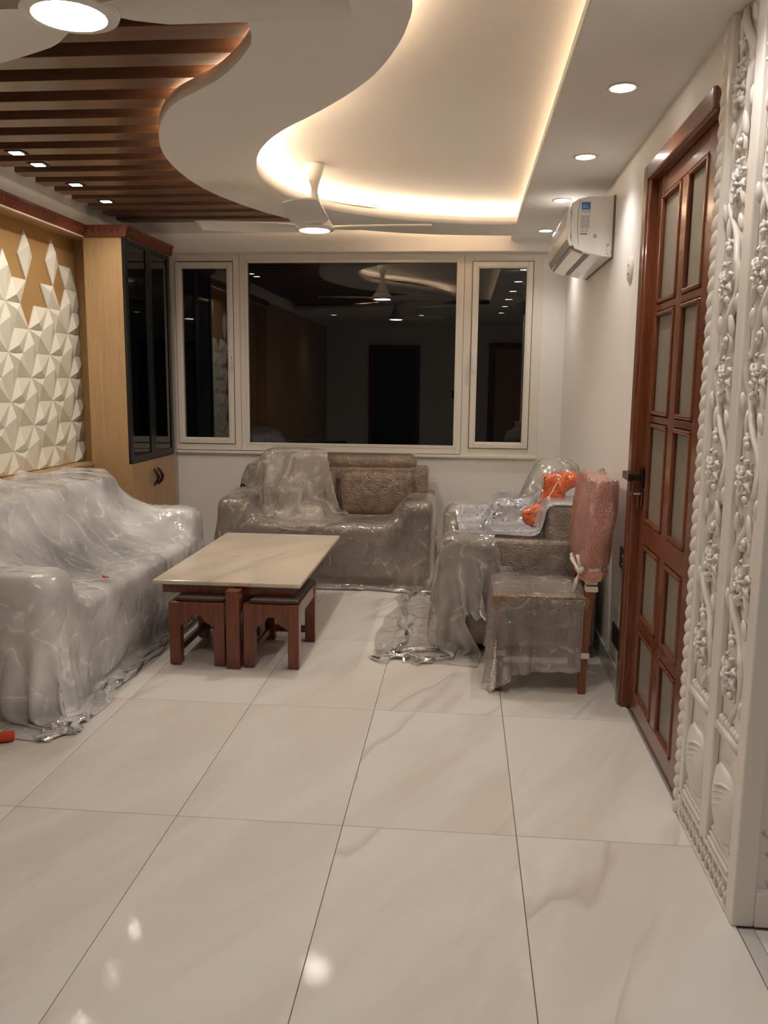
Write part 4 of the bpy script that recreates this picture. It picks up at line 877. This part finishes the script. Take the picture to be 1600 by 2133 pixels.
bm = new_bm(); pts = [(0.606 + 0.062 * math.cos(a) + 0.004 * math.sin(5 * a), 3.972 + 0.215 * math.copysign(abs(math.sin(a)) ** 0.4, math.sin(a)), 0.590 + 0.01 * math.cos(a)) for a in np.linspace(0, 2 * PI, 40)]
tube(bm, pts, [0.010 + 0.004 * math.sin(k * 2.1) for k in range(40)], 7); tube(bm, [(0.545, 3.75, 0.59), (0.535, 3.745, 0.62), (0.53, 3.76, 0.66)], 0.009, 7); tube(bm, [(0.545, 3.75, 0.585), (0.525, 3.74, 0.55), (0.515, 3.745, 0.49)], 0.009, 7)
blob(bm, (0.545, 3.748, 0.592), (0.018, 0.016, 0.018))
o = obj('tie_cord', bm, M['tape'], None, smooth=True, loc=(0.6, 3.97, 0.49)); tag(o, 'white twisted plastic cord tied around the pink wrapped chair back', 'cord')

# bags on the armchair
def bag(name, path, wid, thk, m, label, cat, amp=0.018, seed=0):
    bm = new_bm(); pts = [np.array(q) for q in spline(path, 7)]; n = len(pts); rings = []; nk = 22
    W = np.interp(np.linspace(0, 1, n), np.linspace(0, 1, len(wid)), wid)
    for i, q in enumerate(pts):
        d = Vector(pts[min(i + 1, n - 1)] - pts[max(i - 1, 0)]).normalized(); out = Vector((-0.62, -0.62, 0.48)).normalized(); s_ = d.cross(out).normalized(); out = s_.cross(d).normalized()
        e = min(1, 0.25 + math.sin(PI * (i + 0.6) / (n + 0.2)) * 2.2); ring = []
        for k in range(nk):
            th = 2 * PI * k / nk; a = s_ * math.cos(th) * W[i] * (0.6 + 0.4 * e) + out * math.sin(th) * thk * e
            nz = noise.noise(Vector((q[0] * 14 + math.cos(th) * 1.7 + seed, q[1] * 14, q[2] * 14 + math.sin(th)))) * amp + abs(noise.noise(Vector((q[0] * 30 + seed, math.cos(th) * 3.5, q[2] * 30)))) * amp * 0.8
            ring.append(bm.verts.new(Vector(q) + a + out * nz + s_ * nz * math.cos(th)))
        rings.append(ring)
    for i in range(n - 1):
        for k in range(nk): bm.faces.new((rings[i][k], rings[i][(k + 1) % nk], rings[i + 1][(k + 1) % nk], rings[i + 1][k]))
    bm.faces.new(rings[0][::-1]); bm.faces.new(rings[-1]); bmesh.ops.recalc_face_normals(bm, faces=bm.faces[:])
    o = obj(name, bm, m, None, smooth=True, loc=tuple(path[0])); s = o.modifiers.new('fine', 'SUBSURF'); s.levels = s.render_levels = 1
    return tag(o, label, cat)
def flat_bag(name, outline, y0, lean, thk, m, label, cat, amp, seed):
    """crumpled bag: closed pillow over an outline in its own leaning plane (x, z) at depth y0"""
    bm = new_bm(); pl = spline(outline + [outline[0]], 4)[:-1]
    f = bm.faces.new([bm.verts.new((x, 0, z)) for x, z in pl]); bmesh.ops.triangulate(bm, faces=[f])
    for k in range(3): bmesh.ops.subdivide_edges(bm, edges=[e for e in bm.edges if e.calc_length() > 0.02], cuts=1, use_grid_fill=False); bmesh.ops.triangulate(bm, faces=bm.faces[:])
    A = np.array(pl); B = np.roll(A, -1, 0)
    def dist(x, z):
        p = np.array([x, z]); d = B - A; t = np.clip(((p - A) * d).sum(1) / ((d * d).sum(1) + 1e-12), 0, 1); return float(np.sqrt(((A + d * t[:, None] - p) ** 2).sum(1)).min())
    zb = min(q[1] for q in pl); co = [(v.co.x, v.co.z) for v in bm.verts]; vs = bm.verts[:]; fs = [[v.index for v in f.verts] for f in (bm.verts.index_update(), bm.faces)[1]]
    back = []
    for v, (x, z) in zip(vs, co):
        e = min(1, dist(x, z) / 0.05) ** 0.5
        nz = (abs(noise.noise(Vector((x * 16, z * 13, seed)))) * 1.6 - 0.4 + 0.5 * noise.noise(Vector((x * 40, z * 36, seed)))) * amp
        y = y0 + (z - zb) * lean
        back.append(None if e < 0.02 else bm.verts.new((x, y + thk * e, z))); v.co.y = y - (thk + nz) * e
    for q in fs:
        w_ = [back[k] or vs[k] for k in q]
        if len(set(w_)) == 3 and set(w_) != set(vs[k] for k in q):
            try: bm.faces.new(w_[::-1])
            except ValueError: pass
    bmesh.ops.recalc_face_normals(bm, faces=bm.faces[:])
    return tag(obj(name, bm, m, None, smooth=True, loc=(pl[0][0], y0, zb)), label, cat)
OUTL = [(0.424, 0.918), (0.443, 0.932), (0.485, 0.943), (0.576, 0.954), (0.618, 0.942), (0.647, 0.923), (0.64, 0.882), (0.595, 0.863), (0.554, 0.831), (0.554, 0.788), (0.546, 0.764), (0.478, 0.723), (0.411, 0.669), (0.38, 0.651), (0.336, 0.683), (0.338, 0.739), (0.38, 0.764), (0.426, 0.785), (0.44, 0.816), (0.452, 0.899)]
flat_bag('orange_bag', OUTL, 4.53, 0.10, 0.03, M['orange'], 'bright orange plastic bag with dark print lying on the armchair', 'bag', 0.03, 3)
bm = new_bm(); pts = spline([(0.41, 4.47, 0.655), (0.428, 4.49, 0.725), (0.442, 4.495, 0.769), (0.467, 4.50, 0.817), (0.488, 4.505, 0.853), (0.505, 4.515, 0.888), (0.520, 4.52, 0.902)], 5); tube(bm, pts, 0.0035, 6)
tube(bm, [(0.395, 4.485, 0.742), (0.403, 4.482, 0.734), (0.414, 4.485, 0.742), (0.404, 4.483, 0.749), (0.395, 4.485, 0.742)], 0.003, 6); blob(bm, (0.466, 4.49, 0.812), (0.01, 0.008, 0.016))
o = obj('bag_cord', bm, M['tape'], None, smooth=True, loc=(0.3, 4.47, 0.64)); tag(o, 'cream twisted cord hanging across the orange bag', 'cord')
bag('clear_bag', [(0.36, 5.0, 0.66), (0.44, 5.0, 0.80), (0.50, 4.99, 0.89), (0.58, 4.96, 0.92), (0.66, 4.90, 0.86)], [0.07, 0.09, 0.09, 0.08, 0.05], 0.06, M['cloudy'], 'cloudy clear bag standing behind the orange bag on the armchair', 'bag', 0.025, 9)
bag('printed_bag', [(0.32, 4.44, 0.60), (0.42, 4.44, 0.63), (0.50, 4.44, 0.68), (0.56, 4.45, 0.75)], [0.03, 0.05, 0.05, 0.05], 0.025, M['print'], 'white plastic bag with blue print lying below the orange bag', 'bag', 0.016, 21)
bm = new_bm()
for k, (dx, c) in enumerate(((0, 0), (0.018, 1), (0.034, 2))): pass
# small scraps
def scrap(name, c, L_, W_, rz, m, label, tiltx=0.3):
    bm = new_bm(); n = 6
    V = [[bm.verts.new((L_ * (i / n - 0.5), W_ * (j / 2 - 0.5) * (1 - 0.5 * abs(i / n - 0.5)), 0.006 * math.sin(i * 1.4 + j))) for j in range(3)] for i in range(n + 1)]
    for i in range(n):
        for j in range(2): bm.faces.new((V[i][j], V[i + 1][j], V[i + 1][j + 1], V[i][j + 1]))
    r = bmesh.ops.extrude_face_region(bm, geom=bm.faces[:]); bmesh.ops.translate(bm, verts=[v for v in r['geom'] if isinstance(v, bmesh.types.BMVert)], vec=(0, 0, 0.0015)); bmesh.ops.recalc_face_normals(bm, faces=bm.faces[:])
    bmesh.ops.rotate(bm, verts=bm.verts, cent=(0, 0, 0), matrix=Matrix.Rotation(rz, 3, 'Z') @ Matrix.Rotation(tiltx, 3, 'Y')); bmesh.ops.translate(bm, verts=bm.verts, vec=c)
    o = obj(name, bm, m, None, smooth=True, loc=c); return tag(o, label, 'scrap')
bm = new_bm(); pts = [(-2.03, 2.83, 0.022), (-1.93, 2.885, 0.024), (-1.84, 2.935, 0.022), (-1.735, 2.985, 0.024)]
tube(bm, spline(pts, 4), [0.02, 0.022, 0.021, 0.023, 0.022, 0.021, 0.022, 0.023, 0.022, 0.021, 0.022, 0.023, 0.02], 9, flat=0.9)
o = obj('plastic_roll', bm, M['redpl'], None, smooth='auto', loc=(-1.85, 2.93, 0)); tag(o, 'red orange rolled plastic scrap on the floor at the left edge', 'scrap')

scrap('paper_scrap', (-1.70, 3.80, 0.475), 0.035, 0.016, 0.9, M['redpl'], 'tiny red scrap on the front edge of the sheeted long sofa')
scrap('thread_scrap', (-1.97, 5.1, 0.637), 0.05, 0.006, 0.4, M['redpl'], 'thin red thread scrap on the far arm of the sheeted sofa', 0.1)

# ================================================================ rear of the room, seen only mirrored in the window
d2 = sempty('door_2', (-1.3, -2.6, 0)); bm = new_bm()
for a in ((-1.78, -1.70, 0, 2.1), (-0.90, -0.82, 0, 2.1), (-1.70, -0.90, 2.02, 2.1)): box(bm, a[0], a[1], -2.6, -2.54, a[2], a[3], bev=0.004)
obj('door_frame', bm, M['doorwood'], d2); bobj('door_leaf', (-1.70, -0.90, -2.595, -2.57, 0, 2.02), M['slatback'], d2)
d3 = sempty('door_3', (1.0, -2.6, 0)); bm = new_bm()
for a in ((0.45, 0.57, 0, 2.15), (1.5, 1.62, 0, 2.15), (0.57, 1.5, 2.05, 2.15)): box(bm, a[0], a[1], -2.6, -2.54, a[2], a[3], bev=0.004)
obj('door_frame', bm, M['doorwood'], d3); bobj('door_leaf', (0.57, 1.5, -2.595, -2.57, 0, 2.05), M['oak'], d3)
t = thing('wall_switch', (-0.1, -2.6, 1.2), 'dark switch box on the rear wall, mirrored in the window', 'switch')
bobj('plate', (-0.22, 0.0, -2.6, -2.588, 1.13, 1.27), M['blackpl'], t, bev=0.002)
